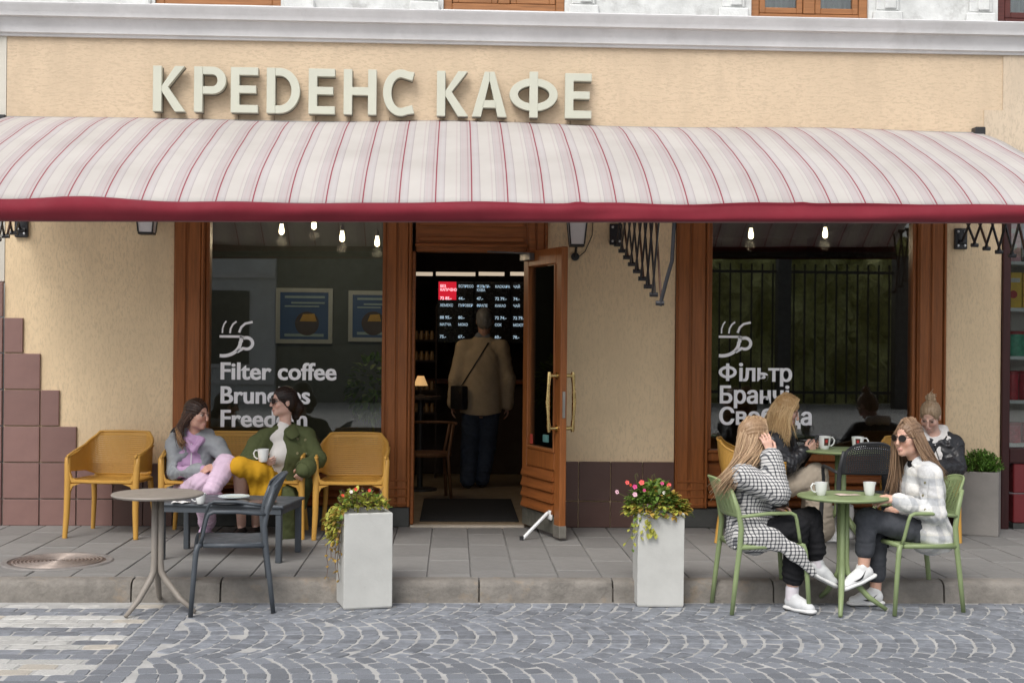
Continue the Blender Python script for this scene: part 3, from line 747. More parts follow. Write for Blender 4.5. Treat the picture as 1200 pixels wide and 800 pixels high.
# menu screens
ms_ = thing('menu_screens', 'dark lit menu screens with one red cell on the wall behind the counter', 'screen', (0, 5.4, 0))
m_scr = M_('dark_screen', (.012, .014, .018), .25, .2); m_scr_red = emit('red_menu_cell', (.60, .012, .03), .75); m_txt = emit('screen_text', (.55, .72, .85), .45); m_txtp = emit('screen_text_on_red', (.9, .6, .68), .9)
p0 = pt(514, 330, 5.4); p1 = pt(628, 402, 5.4); cw = pt(537, 330, 5.4).x-pt(515.5, 330, 5.4).x; chh = pt(515, 331, 5.4).z-pt(515, 353, 5.4).z
for k in range(3): MB().box(p0.x-.01+k*2*cw*1.0, p0.x-.014+(k*2+2)*cw*1.0-.004, .0, .05, p1.z, p0.z+.01, .003).build('screen_panel', m_scr, ms_)
MB().box(p0.x, p0.x+cw*.97, -.004, -.001, p0.z-chh*.96, p0.z).build('red_cell', m_scr_red, ms_)
cells = [("БЕЗ\nКАПУЧІНО", "72 85.-"), ("ЕСПРЕСО", "44.-"), ("ФІЛЬТР-\nКАВА", "47.-"), ("КАСКАРА", "72 79.-"), ("ЧАЙ", "74.-"), ("ХЕМЕКС", "88 95.-"), ("ПУРОВЕР", "80.-"), ("ФРАПЕ", "85.-"), ("КАКАО", "72 74.-"), ("ЧАЙ", "72 79.-"), ("МАТЧА", "75.-"), ("МОКО", "67.-"), (" ", " "), ("СОК", "60.-"), ("МОХІТО", "78.-")]
for k, (a, b_) in enumerate(cells):
    cx = p0.x+.02+(k % 5)*cw; cz = p0.z-.06-(k//5)*chh*1.02
    mm = m_txtp if k == 0 else m_txt
    if a.strip(): text_mesh('menu_text', a, .046, .0012, mm, ms_, (cx, -.006, cz-.01), xs=.86)
    if b_.strip(): text_mesh('menu_price', b_, .052, .0016, mm, ms_, (cx, -.006, cz-.165))
# counter with its front and things on it, shelf lights left of the man
ct = thing('counter', 'dark wooden cafe counter at the back behind the standing man', 'counter', (0, 0, 0))
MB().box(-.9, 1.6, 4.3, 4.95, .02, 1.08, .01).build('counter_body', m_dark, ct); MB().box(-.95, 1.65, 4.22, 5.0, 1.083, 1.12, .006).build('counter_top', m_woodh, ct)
sh = thing('back_shelf', 'dark shelf with small warm lit jars seen at the left of the doorway', 'shelf')
m_jar = M_('amber_jar', (.32, .19, .08), .3, .3)
pz_ = [pt(497, y, 3.9) for y in (388, 412, 447, 473)]
q = MB()
for p in pz_: q.box(p.x-.14, p.x+.13, 3.85, 4.1, p.z-.115, p.z-.095)
q.box(pz_[0].x-.16, pz_[0].x-.14, 3.85, 4.1, .02, 2.0); q.box(pz_[0].x+.13, pz_[0].x+.15, 3.85, 4.1, .02, 2.0)
q.build('shelf_boards', m_dark, sh)
for i, p in enumerate(pz_):
    for k in range(4): MB().lathe([(0, 0), (.026, 0), (.028, .06), (.018, .08), (.02, .10), (0, .10)], 10, (p.x-.09+k*.06, 3.93, p.z-.094)).build('jar', m_jar, sh, smooth=40)
la = thing('table_lamp', 'small warm glowing lamp at the left inside the doorway', 'lamp', pt(493, 446, 2.6))
MB().lathe([(.035, .05), (.075, -.05), (.07, -.05), (.032, .05)], 16).build('lamp_shade', emit('glowing_shade', (1, .60, .25), .4), la); MB().lathe([(0, -.16), (.05, -.16), (.05, -.15), (.008, -.14), (.008, .0), (0, .0)], 12).build('lamp_base', m_black, la)
tb = thing('side_table', 'dark table carrying the glowing lamp inside the doorway', 'table', (la.location.x, 2.6, .02)); zt = la.location.z-.16-.02
MB().lathe([(0, zt-.03), (.22, zt-.03), (.22, zt-.0005), (0, zt-.0005)], 24).build('tabletop', m_dark, tb); MB().lathe([(0, 0), (.18, 0), (.18, .02), (.03, .03), (.03, zt-.031), (0, zt-.031)], 16).build('pedestal', m_black, tb)
# wooden chair inside by the door
wc = thing('wooden_chair', 'dark wooden chair with curved back inside the doorway left of the man', 'chair', (-.24, 1.9, .02), R(8))
m_wch = wood('brown_chair_wood', (.16, .075, .035))
q = MB(); q.tube([(.27*math.cos(R(a)), .02+.24*math.sin(R(a)), .74) for a in range(-20, 201, 20)], .018, 8, flat=.8); q.build('backrest', m_wch, wc, smooth=True)
MB().lathe([(0, .42), (.22, .42), (.23, .44), (.22, .46), (0, .46)], 24).build('seat', m_wch, wc, smooth=40)
for sx, sy in ((-1, -1), (1, -1), (-1, 1), (1, 1)):
    p = [(sx*.20, sy*.19, 0), (sx*.17, sy*.16, .43)]
    if True: p += [(sx*.23, sy*.12+.03, .74)]
    MB().tube(p, .017, 8).build('leg', m_wch, wc, smooth=True)
# posters on the partition behind the left window
m_pf = M_('silver_poster_frame', (.42, .46, .46), .4, .1, metallic=.0); m_blue = M_('blue_print', (.030, .085, .24), .5, .15, 4); m_yel = M_('yellow_print', (.50, .30, .03), .5, .2, 9); m_pal = M_('pale_print', (.30, .42, .45), .5, .1)
def poster(px0, px1, py0, py1, lab):
    a = pt(px0, py1, 3.17); b_ = pt(px1, py0, 3.17); W2, H2 = b_.x-a.x, b_.z-a.z
    t = thing('poster', lab, 'poster', (a.x, 3.17, a.z), 0, 'framed blue posters in the left window')
    q = MB(); e = .045
    q.box(0, e, -.01, .025, 0, H2); q.box(W2-e, W2, -.01, .025, 0, H2); q.box(e, W2-e, -.01, .025, 0, e); q.box(e, W2-e, -.01, .025, H2-e, H2); q.build('frame', m_pf, t)
    MB().box(e, W2-e, .0, .01, e, H2-e).build('print', m_blue, t)
    q = MB(); q.box(e+.05, W2-e-.04, -.003, -.001, H2*.82, H2*.86); q.box(e+.12, W2-e-.04, -.003, -.001, H2*.72, H2*.75); q.box(e+.05, W2-e-.10, -.003, -.001, H2*.66, H2*.685); q.box(e+.05, W2-e-.05, -.003, -.001, e+.03, e+.06); q.build('pale_bars', m_pal, t)
    MB().lathe([(0, 0), (.13, 0)], 24, M=Matrix.Translation((W2*.55, -.0035, H2*.36)) @ Matrix.Rotation(R(90), 4, 'X')).build('dark_disc', M_('dark_print', (.05, .03, .02), .5, .2) if 'dark_print' not in bpy.data.materials else bpy.data.materials['dark_print'], t)
    MB().prism([(W2*.42, H2*.40), (W2*.72, H2*.40), (W2*.68, H2*.54), (W2*.48, H2*.53)], 'y', -.006, -.004).build('yellow_patch', m_yel, t)
poster(323, 390, 338, 402, 'framed blue poster with yellow patch, nearer the cup emblem in the left window')
poster(408, 462, 341, 400, 'framed blue poster half cut off by the right edge of the left window')
# door mat
mt = MB(); m0 = gp(492, 608, .03); mt.box(-.285, .575, .17, 1.75, .0205, .034, .004)
tag(mt.build('door_mat', M_('black_rubber_mat', (.012, .012, .012), .9, .3, 60, .4, 200)), 'black rectangular door mat on the floor inside the open door', 'mat')

# ================================================================ SWEET SHOP AT THE RIGHT
shp = thing('sweet_shop_front', 'dark red shopfront with lit display shelves at the right edge', 'shopfront')
m_maroon = wood('maroon_painted_wood', (.045, .012, .012)); m_redp = M_('dark_red_panel', (.16, .018, .022), .35, .12, 3, .05, 60); m_shelf = M_('white_shelf', (.80, .80, .80), .5, .08)
x0 = 4.75
q = MB(); q.box(x0, x0+.07, -.03, .5, .0, 2.87, .006); q.box(x0+.071, 6.6, -.02, .1, .57, .70, .01); q.box(x0+.071, 6.6, -.02, .12, 2.80, 2.87); q.build('frame', m_maroon, shp)
q = MB(); 
for a in range(3):
    for z0, z1 in ((.05, .30), (.31, .565)): q.box(x0+.118+a*.6, x0+.114+(a+1)*.6, -.005, .1, z0, z1, .008)
q.build('red_panel', m_redp, shp); MB().box(x0+.116, 6.6, -.01, .1, 0, .048).build('base', m_stonebase, shp)
MB().box(x0+.071, 6.6, .28, .30, .705, 2.87).build('back_panel', M_('shop_back', (.55, .50, .46), .8, .1), shp)
shz = [pt(1185, y, .15).z for y in (518, 468, 417, 361, 307)]
q = MB()
for z in shz: q.box(x0+.072, 6.6, .04, .27, z-.03, z)
q.build('shelf', m_shelf, shp)
MB().box(x0+.0715, 6.6, .02, .026, .705, 2.795).build('pane', m_glass, shp)
m_tin = [M_('red_patterned_tin', (.55, .04, .06), .35, .35, 28), M_('green_tin', (.10, .40, .26), .35, .35, 24), M_('yellow_box', (.80, .50, .05), .5, .15, 14), M_('pink_print_box', (.70, .38, .42), .5, .4, 22), M_('lilac_print_box', (.50, .48, .65), .5, .4, 22), M_('blue_print_box', (.35, .52, .66), .5, .4, 22)]
m_lidr = M_('red_lid', (.42, .02, .03), .35, .1); m_dot = M_('red_print', (.5, .03, .03), .5, .1); m_pnt = M_('white_print', (.65, .62, .58), .5, .1)
rowdesc = ('bottom', 'second lowest', 'middle', 'second highest', 'top')
def good(kind, x, z, wd, h, mi, lab, lid=True):
    if kind == 'tin':
        t = thing('tin', lab, 'tin', (x, .125, z), 0, 'sweet tins and boxes on the shop shelves')
        MB().lathe([(0, .0), (wd/2, .0), (wd/2, h-.03), (0, h-.03)], 20).build('tin_body', m_tin[mi], t, smooth=40)
        MB().lathe([(0, h-.029), (wd/2+.004, h-.029), (wd/2+.004, h-.004), (wd/2-.01, h), (0, h)], 20).build('lid', m_lidr, t, smooth=40)
    else:
        t = thing('sweet_box', lab, 'box', (x, .125, z), 0, 'sweet tins and boxes on the shop shelves')
        MB().box(-wd/2, wd/2, -.05, .05, .001, h, .003).build('carton', m_tin[mi], t)
        q = MB(); q.lathe([(0, 0), (wd*.28, 0)], 14, M=Matrix.Translation((-wd*.1, -.052, h*.38)) @ Matrix.Rotation(R(90), 4, 'X')); q.build('round_print', m_pnt if mi != 2 else m_dot, t)
        MB().box(-wd*.36, wd*.36, -.0525, -.0515, h*.72, h*.84).build('title_band', m_pnt, t)
xa = x0+.085; goods = (('tin', .145, .18, 0, 'red'), ('tin', .12, .255, 0, 'red'), ('tin', .17, .22, 1, 'green'), ('box', .125, .31, 2, 'yellow'), ('box', .115, .34, 3, 'pink'))
for r_, (kd, wd, h, mi, cl) in enumerate(goods):
    z = shz[r_]; n = int(.75/(wd+.012))
    for k in range(n):
        m2 = mi if mi < 3 else (3, 4, 5, 3, 4, 5)[k]
        c2 = cl if mi < 3 else ('pink', 'lilac', 'blue', 'pink', 'lilac', 'blue')[k]
        pos = ('beside the dark frame', 'second from the dark frame', 'third from the dark frame', 'fourth from the dark frame', 'fifth from the dark frame', 'sixth from the dark frame')[k]
        good(kd, xa+wd/2+k*(wd+.012), z+.0005, wd, h, m2, f'{c2} patterned {"tin" if kd == "tin" else "box"} on the {rowdesc[r_]} display shelf, {pos}')

# ================================================================ ACROSS THE STREET (seen in the panes)
ob = thing('opposite_building', 'pale grey building across the street, reflected in the left window', 'building', (0, -25, 0))
m_opp = M_('pale_grey_render', (.58, .60, .61), .9, .15, 2); m_oppd = M_('dark_window_glass', (.03, .035, .04), .15, .2)
MB().box(-14, -4.9, -3, 0, ZR, 7.0).build('wall', m_opp, ob)
MB().box(-4.88, -1.2, -2.6, -.3, ZR, 7.0).build('wall', M_('dark_green_grey_render', (.10, .115, .11), .9, .3, 2), ob)
for k in range(3): 
    q = MB(); q.box(-11.75+k*2.5, -10.6+k*2.5, -.0, .04, .9, 2.9); q.build('window', m_oppd, ob); 
    q = MB(); q.box(-11.85+k*2.5, -10.5+k*2.5, .0, .08, .8, .895); q.build('sill', m_cornice, ob)
for z_ in (.35, 3.25): MB().box(-14, -4.9, .001, .10, z_, z_+.14).build('moulding', m_cornice, ob)
fe = thing('iron_fence', 'dark iron fence with close bars across the street, reflected in the right window', 'fence', (0, -24, 0))
q = MB(); q.box(-1.1, 16, -.03, .03, .25, .32); q.box(-1.1, 16, -.03, .03, 3.5, 3.57); q.build('rail', m_black, fe)
for k in range(58): MB().box(-1.0+k*.29, -.96+k*.29, -.02, .02, .0, 3.75).build('bar', m_black, fe)
for k in range(6): MB().box(-.9+k*3.2, -.55+k*3.2, -.18, .18, ZR, 4.0).build('post', m_stonebase, fe)
m_hedge = M_('yellow_green_hedge', (.55, .55, .22), .8, .45, 6, .6, 12, bdist=.1)
hd = MB(); hd.grid(lambda u, v: (-1.1+18*u, -26.6+.5*math.sin(u*70)*math.sin(v*9)+.3*math.sin(u*31+v*14)+rng.normal(0, .12), ZR+4.6*v), 110, 26)
hd.grid(lambda u, v: (-1.1+18*u, -26.6-2*v, ZR+4.6+.3*math.sin(u*50)), 60, 2)
tag(hd.build('hedge', m_hedge), 'tall yellow green hedge behind the iron fence across the street', 'hedge')
# ================================================================ FURNITURE
m_yel_pl = M_('mustard_moulded_plastic', (.54, .295, .060), .42, .06, 5, .03, 150, spec=.4)
m_grn_pl = M_('sage_green_plastic', (.225, .285, .135), .45, .06, 5, .03, 150, spec=.4)
m_anth = M_('anthracite_plastic', (.062, .072, .084), .48, .08, 5, .04, 150, spec=.45)
m_taupe = M_('taupe_plastic', (.255, .225, .195), .5, .07, 6, .05, 150, spec=.4)
def lerp(a, b, t): return a+(b-a)*t
def net_seat(root, hw, seats=1):
    """moulded resin armchair: perforated shell running arm-back-arm, perforated seat, front legs rising into the arms"""
    fw = hw
    # plan path of the shell, from left arm tip round the back to right arm tip; with bottom / top heights
    def plan(u):
        s = u*2-1; a = abs(s); sg = 1 if s > 0 else -1
        if a < .40:                      # back
            t = a/.40; x = sg*t*(fw-.085); y = .245-.012*t*t; zt = .812-.004*t*t; zb = .455
        elif a < .60:                    # corner
            t = (a-.40)/.20; x = sg*(fw-.085+.065*math.sin(t*math.pi/2)); y = .233-.09*(1-math.cos(t*math.pi/2)); zt = lerp(.808, .715, t**.8); zb = lerp(.455, .50, t)
        else:                            # arm
            t = (a-.60)/.40; x = sg*(fw-.02+.012*math.sin(t*3.14)); y = lerp(.143, -.235, t); zt = lerp(.715, .648, t**.8); zb = lerp(.50, .525, t)
        return x, y, zt, zb, a
    def shell(u, v):
        x, y, zt, zb, a = plan(u); z = lerp(zb, zt, v)
        lean = (z-.455)*.17*max(0, 1-max(0, a-.35)/.25)
        bow = -.03*math.sin(v*math.pi)*max(0, 1-a/.5)
        return (x*(1+.05*(z-.5)*(a > .3)), y+lean-.03+bow*-.4, z)
    k = 108*seats
    mb = MB().holegrid(shell, k, 22, .46, .46, keep=lambda u, v: v < .06 or v > .93 or abs(u*2-1) > .955 or (abs(u*2-1) > .62 and v < .12))
    mb.build('back_shell', m_yel_pl, root, smooth=True, solid=.007)
    # rolled rim along the top of the shell
    q = MB(); q.tube([shell(i/60, 1.0) for i in range(61)], .0115, 8, flat=.8); q.build('rim', m_yel_pl, root, smooth=True)
    def seat(u, v):
        x = lerp(-fw+.03, fw-.03, u)*(1-.10*v); y = lerp(-.245, .235, v)
        d = .012*math.sin(v*math.pi)*(1-((u*2*seats) % 2-1)**2)
        z = .452-.012*v-d + (.03*((v-.85)/.15)**2 if v > .85 else 0)
        return (x, y, z)
    MB().holegrid(seat, 38*seats, 34, .44, .44, keep=lambda u, v: v < .09 or u < .05 or u > .95).build('seat', m_yel_pl, root, smooth=True, solid=.009)
    q = MB(); q.tube([(-fw+.045, -.245, .447), (0, -.252, .444), (fw-.045, -.245, .447)], .02, 8, flat=.8); q.tube([(-fw+.06, .2, .437), (fw-.06, .2, .437)], .015, 6)
    for sx in (-1, 1): q.tube([(sx*(fw-.03), -.24, .447), (sx*(fw-.045), .2, .437)], .016, 6)
    # gusset where the leg meets the front rail
    for sx in (-1, 1):
        q.prism([(sx*(fw-.018), .43), (sx*(fw-.12), .432), (sx*(fw-.058), .41), (sx*(fw-.034), .36), (sx*(fw-.018), .33)], 'y', -.262, -.235)
        q.prism([(sx*(fw-.018), .455), (sx*(fw-.10), .455), (sx*(fw-.05), .475), (sx*(fw-.034), .52), (sx*(fw-.018), .54)], 'y', -.262, -.235)
    q.build('seat_frame', m_yel_pl, root, smooth=40)
    for sx in (-1, 1):
        MB().tube([(sx*(fw-.004), -.275, 0), (sx*(fw-.013), -.262, .2), (sx*(fw-.016), -.252, .44), (sx*(fw-.010), -.244, .58), (sx*(fw-.008), -.236, .625), (sx*(fw-.010), -.215, .648)], [.0185, .0225, .0255, .0235, .0225, .015], 8, flat=.95, sq=True).build('leg', m_yel_pl, root, smooth=50)
        MB().tube([(sx*(fw-.02), .275, 0), (sx*(fw-.045), .235, .25), (sx*(fw-.055), .20, .44)], [.016, .0195, .0225], 8, sq=True).build('leg', m_yel_pl, root, smooth=50)
        q = MB(); q.tube([(sx*(fw-.012), -.23, .645), (sx*(fw-.012), -.05, .668), (sx*(fw-.005), .12, .708)], [.017, .016, .012], 8, flat=.7); q.build('armrest', m_yel_pl, root, smooth=True)
YG = 'mustard yellow perforated armchairs along the cafe wall'
c0 = thing('armchair', 'empty mustard yellow perforated armchair beside the stepped brown tiles at far left', 'armchair', (-2.745, -.47, 0), R(-6), YG); net_seat(c0, .29)
def again(x, y, rz, lab, z=0):
    c = copy_tree(c0); c.location = (x, y, z); c.rotation_euler = (0, 0, R(rz)); c['label'] = lab; return c
again(-.81, -.50, 0, 'empty mustard yellow armchair just left of the cafe doorway, behind the concrete planter')
again(2.42, -.66, 78, 'mustard yellow armchair under the blonde woman in beige trousers')
again(3.83, -.52, -8, 'mustard yellow armchair under the woman with a hair bun')
bench = thing('bench', 'mustard yellow two seat bench holding the lilac and green coated women', 'bench', (-1.755, -.48, 0), R(1)); net_seat(bench, .565, 2)

def bora(root, m, slit=True):
    """stacking armchair with flared legs and rounded back; front is -y"""
    q = MB()
    for sx in (-1, 1):
        fl = [(sx*.262, -.262, 0), (sx*.258, -.245, .25), (sx*.254, -.232, .40), (sx*.246, -.222, .436), (sx*.235, -.20, .444)]
        MB().tube(fl, [.0145, .0165, .0175, .0175, .014], 10).build('leg', m, root, smooth=True)
        rl = [(sx*.225, .245, 0), (sx*.222, .220, .22), (sx*.220, .195, .42), (sx*.218, .185, .55), (sx*.214, .204, .66), (sx*.196, .245, .79)]
        MB().tube(rl, [.0145, .017, .0185, .0185, .017, .012], 10).build('leg', m, root, smooth=True)
        arm = [(sx*.236, -.205, .445), (sx*.250, -.192, .50), (sx*.262, -.170, .605), (sx*.264, -.158, .635), (sx*.264, -.13, .648), (sx*.258, .02, .645), (sx*.24, .12, .632), (sx*.222, .19, .622)]
        MB().tube(arm, [.014, .0135, .0135, .014, .0145, .0145, .0145, .013], 8, flat=.85).build('armrest', m, root, smooth=True)
        q.tube([(sx*.236, -.19, .437), (sx*.222, .19, .425)], .015, 8)
    q.tube([(-.235, -.205, .438), (.235, -.205, .438)], .016, 8); q.tube([(-.22, .188, .425), (.22, .188, .425)], .015, 8)
    q.build('seat_frame', m, root, smooth=True)
    def seat(u, v): 
        return (lerp(-.232, .232, u)*(1-.06*v), lerp(-.215, .19, v), .449-.010*math.sin(v*math.pi)-.008*v+(-.012*max(0, (.1-v)/.1)))
    MB().grid(seat, 12, 12).build('seat', m, root, smooth=True, solid=.012)
    def back(u, v):
        s = u*2-1; top = .862-.075*abs(s)**3.2; z = lerp(.615, top, v)
        hw = .212 if v < .5 else .212-.035*((v-.5)/.5)**2.2
        return (s*hw, .192+.075*(1-s*s)*(.45+.55*v)+.27*max(0, z-.615), z)
    mb = MB()
    if slit: mb.holegrid(back, 9, 26, .82, .34, keep=lambda u, v: v < .1 or v > .90 or u < .1 or u > .9)
    else: mb.holegrid(back, 26, 15, .5, .5, keep=lambda u, v: v < .08 or v > .9 or u < .06 or u > .94)
    mb.build('backrest', m, root, smooth=True, solid=.009)
    MB().tube([back(0, i/12) for i in range(13)]+[back(i/24, 1) for i in range(1, 24)]+[back(1, 1-i/12) for i in range(13)], .0085, 8).build('back_rim', m, root, smooth=True)
g0 = thing('garden_chair', 'sage green armchair at left of the round green table, under the houndstooth coat', 'chair', (2.0, -2.72, ZR), R(97), 'sage green armchairs on the cobbles'); bora(g0, m_grn_pl); g0.scale = (.90, 1, 1)
g1 = copy_tree(g0); g1.location = (3.04, -2.70, ZR); g1.rotation_euler = (0, 0, R(-80)); g1['label'] = 'sage green armchair at right of the round green table, under the pale plaid jacket'
d0 = thing('garden_chair', 'empty dark grey armchair standing on the cobbles beside the round taupe table', 'chair', (-1.405, -2.72, ZR), R(-80)); bora(d0, m_anth)
k0 = thing('garden_chair', 'empty black armchair with perforated back behind the green table, its back turned', 'chair', (3.12, -1.33, 0), R(176)); bora(k0, m_black_pl := M_('black_plastic', (.028, .029, .032), .5, .08, 5, .04, 150), False)

def bistro(root, m, r=.295, h=.742):
    q = MB().lathe([(0, h-.018), (r-.02, h-.022), (r-.004, h-.016), (r, h-.008), (r-.005, h-.001), (r-.02, h), (0, h)], 48); q.build('tabletop', m, root, smooth=40)
    for k in range(3):
        a = R((-118, -22, 98)[k]); c, s_ = math.cos(a), math.sin(a)
        MB().tube([(c*.026, s_*.026, h-.03), (c*.026, s_*.026, .30), (c*.032, s_*.032, .245), (c*.06, s_*.06, .20), (c*.17, s_*.17, .085), (c*.285, s_*.285, .008)], [.019, .020, .021, .021, .018, .013], 10).build('leg', m, root, smooth=True)
    MB().lathe([(0, h-.045), (.10, h-.040), (.13, h-.023), (0, h-.023)], 20).lathe([(0, .28), (.02, .28), (.02, h-.05), (0, h-.05)], 10).build('column', m, root, smooth=40)
t0 = thing('round_table', 'round taupe pedestal table standing on the cobbles at the left', 'table', (-1.875, -2.80, ZR), 0); bistro(t0, m_taupe, .287)
t1 = thing('round_table', 'round sage green table on the cobbles between the two women in front', 'table', (2.545, -2.76, ZR), R(10), 'round sage green tables'); bistro(t1, m_grn_pl, .295)
t2 = copy_tree(t1); t2.location = (3.12, -.78, 0); t2.rotation_euler = (0, 0, R(55)); t2['label'] = 'round sage green table by the right window, behind the black chair'; t2.scale = (1.12, 1.12, 1)
# low dark table before the bench
lt = thing('coffee_table', 'low dark grey rectangular table in front of the yellow bench', 'table', (-1.615, -1.54, 0), R(-9))
LW, LD, LH = .47, .29, .41
q = MB(); q.box(-LW, LW, -LD, LD, LH-.022, LH, .008, seg=2); q.build('tabletop', m_anth, lt)
q = MB(); q.box(-LW+.02, LW-.02, -LD+.015, -LD+.035, LH-.065, LH-.023); q.box(-LW+.02, LW-.02, LD-.035, LD-.015, LH-.065, LH-.023); q.box(-LW+.015, -LW+.035, -LD+.036, LD-.036, LH-.065, LH-.023); q.box(LW-.035, LW-.015, -LD+.036, LD-.036, LH-.065, LH-.023); q.build('apron', m_anth, lt)
for sx in (-1, 1):
    for sy in (-1, 1): MB().box(-.021, .021, -.021, .021, 0, LH-.0655, .005, M=Matrix.Translation((sx*(LW-.04), sy*(LD-.04), 0))).build('leg', m_anth, lt)

# ---------------------------------------------------------------- crockery and small things
m_china = M_('white_china', (.74, .75, .74), .16, .03, 6, spec=.5); m_china_b = M_('pale_blue_china', (.55, .64, .64), .2, .05); m_coffee = M_('coffee', (.035, .016, .008), .15, .2); m_cupdark = M_('dark_brown_print', (.06, .02, .015), .4, .1); m_cupred = M_('red_print_small', (.42, .03, .03), .4, .1)
def cup(x, y, z, lab, rz=0, h=.085, r=.042, square=False, parent=None):
    t = thing('coffee_cup', lab, 'cup', (x, y, z+.0006), R(rz), 'white cafe cups')
    MB().lathe([(0, .002), (r*.62, 0), (r*.70, .006), (r*.86, h*.4), (r, h), (r-.004, h), (r*.82, h*.4), (r*.62, .01), (0, .009)], 24).build('cup_body', m_china, t, smooth=40)
    MB().lathe([(0, h*.82), (r*.93, h*.82)], 20).build('coffee', m_coffee, t)
    MB().tube([(r*.93, 0, h*.86), (r*1.35, 0, h*.90), (r*1.68, 0, h*.68), (r*1.55, 0, h*.40), (r*1.15, 0, h*.24), (r*.82, 0, h*.26)], .0055, 8).build('handle', m_china, t, smooth=True)
    # printed emblem on the side away from the handle
    def pr(a0, a1, z0, z1): return MB().grid(lambda u, v: ((lerp(r*.86, r, (lerp(z0, z1, v)-.4)/.6)+.0008)*math.cos(R(lerp(a0, a1, u))), (lerp(r*.86, r, (lerp(z0, z1, v)-.4)/.6)+.0008)*math.sin(R(lerp(a0, a1, u))), lerp(z0, z1, v)*h), 6, 2)
    pr(-118, -72, .30, .86).build('emblem', m_cupdark, t); q = pr(-106, -84, .52, .74).build('emblem_mark', m_cupred, t); q.scale = (1.012, 1.012, 1)
    return t
ZT_ = ZR+.742
def on(px, py, z): return gp(px, py, z)
p = on(962, 580, ZT_); cup(p.x, p.y, ZT_, 'white cup with dark emblem at the left of the front green table', 190)
p = on(1019, 580, ZT_); cup(p.x, p.y, ZT_, 'plain looking white cup at the right of the front green table', 70)
p = on(966, 526, .742); cup(p.x, p.y, .742, 'white cup with dark emblem on the back green table, left of the black chair', 10, .105, .052)
p = on(1005, 526, .742); cup(p.x, p.y, .742, 'white cup with dark emblem on the back green table, behind the black chair', -10, .10, .05)
p = on(235, 590, LH); cup(p.x, p.y, LH, 'small white cup on the low dark table beside the plates', 200, .075, .038)
def plate(px, py, z, r, m, lab, dz=0):
    p = on(px, py, z); t = thing('plate', lab, 'plate', (p.x, p.y, z+dz+.0006))
    MB().lathe([(0, .004), (r*.6, .004), (r, .014), (r, .018), (r*.62, .008), (0, .008)], 32).build('dish', m, t, smooth=40)
    return t
plate(268, 590, LH, .135, M_('grey_tray', (.11, .11, .115), .4, .1), 'dark round tray with a pale plate on the low dark table'); plate(274, 586, LH, .115, m_china_b, 'pale blue plate on the dark tray in front of the bench', .0155); plate(308, 590, LH, .10, M_('brown_glaze', (.12, .07, .06), .3, .2), 'dark brown plate on the low table beside the pale plate')
p = on(176+0, 588, LH); 
nk = MB(); nk.grid(lambda u, v: (-.06+.12*u, -.045+.09*v, .002+.008*abs(math.sin(u*5+v*2))), 8, 6); t = nk.build('napkin', m_napk := M_('white_paper', (.72, .71, .70), .85, .05), None, smooth=True, solid=.001, loc=(on(212, 589, LH).x, on(212, 589, LH).y, LH+.001)); tag(t, 'small crumpled white napkin on the low dark table', 'napkin')
p = on(993, 580, ZT_); t = MB().grid(lambda u, v: (-.075+.15*u, -.04+.08*v, .002+.004*math.sin(u*6)*v), 8, 4).build('napkin', M_('pinkish_paper', (.62, .50, .44), .85, .1), None, smooth=True, solid=.0015, loc=(p.x, p.y, ZT_+.003), rot=(0, 0, R(12))); tag(t, 'pinkish paper napkin between the two cups on the front green table', 'napkin')
p = on(1022, 526, .742); t = MB().box(-.105, .105, -.148, .148, .0012, .004).build('menu_paper', M_('menu_paper_white', (.70, .69, .76), .7, .05), None, loc=(p.x, p.y, .742), rot=(0, 0, R(70))); tag(t, 'white menu papers lying on the back green table', 'paper')

# ---------------------------------------------------------------- planters
m_conc = M_('cast_pale_concrete', (.50, .50, .475), .85, .10, 4, .35, 45, bdist=.003, dirt=((.26, .26, .25), 26, .66, .7))
m_conc_d = M_('aged_grey_concrete', (.235, .22, .205), .85, .14, 4, .3, 45, bdist=.003)
m_soil = M_('dark_soil', (.05, .035, .025), .95, .4, 30, .8, 40, bdist=.01)
def planter(x, y, z, w_, d, h, rz, m, lab):
    t = thing('planter', lab, 'planter', (x, y, z), R(rz), 'tall concrete planters outside the cafe')
    a, b_, th = w_/2, d/2, .028; q = MB(); bm = q.bm
    rings = []
    for X, Y_, Z in ((a*.97, b_*.97, 0), (a, b_, .012), (a, b_, h-.006), (a-.005, b_-.005, h), (a-th, b_-th, h), (a-th, b_-th, h-.07)):
        rings.append([bm.verts.new((sx*X+rng.normal(0, .0008), sy*Y_+rng.normal(0, .0008), Z)) for sx, sy in ((-1, -1), (1, -1), (1, 1), (-1, 1))])
    for A, B in zip(rings, rings[1:]):
        for k in range(4): bm.faces.new((A[k], A[(k+1) % 4], B[(k+1) % 4], B[k]))
    bm.faces.new(rings[0][::-1]); o = q.build('box', m, t)
    md = o.modifiers.new('bevel', 'BEVEL'); md.width = .004; md.segments = 2; md.limit_method = 'ANGLE'
    MB().box(-a+th+.001, a-th-.001, -b_+th+.001, b_-th-.001, h-.09, h-.035).build('soil', m_soil, t)
    return t
PL = (-.575, -2.62, 15.5)
planter(PL[0], PL[1], ZR, .315, .31, .615, 14, m_conc, 'pale concrete planter by the kerb left of the doorway, with trailing yellow green plant')
planter(1.365, -2.57, ZR, .305, .27, .615, -1, m_conc, 'pale concrete planter by the kerb right of the doorway, with pink flowers')
planter(4.435, -.31, 0, .34, .31, .535, -26, m_conc_d, 'grey concrete planter against the wall at the right, with bushy green plant')

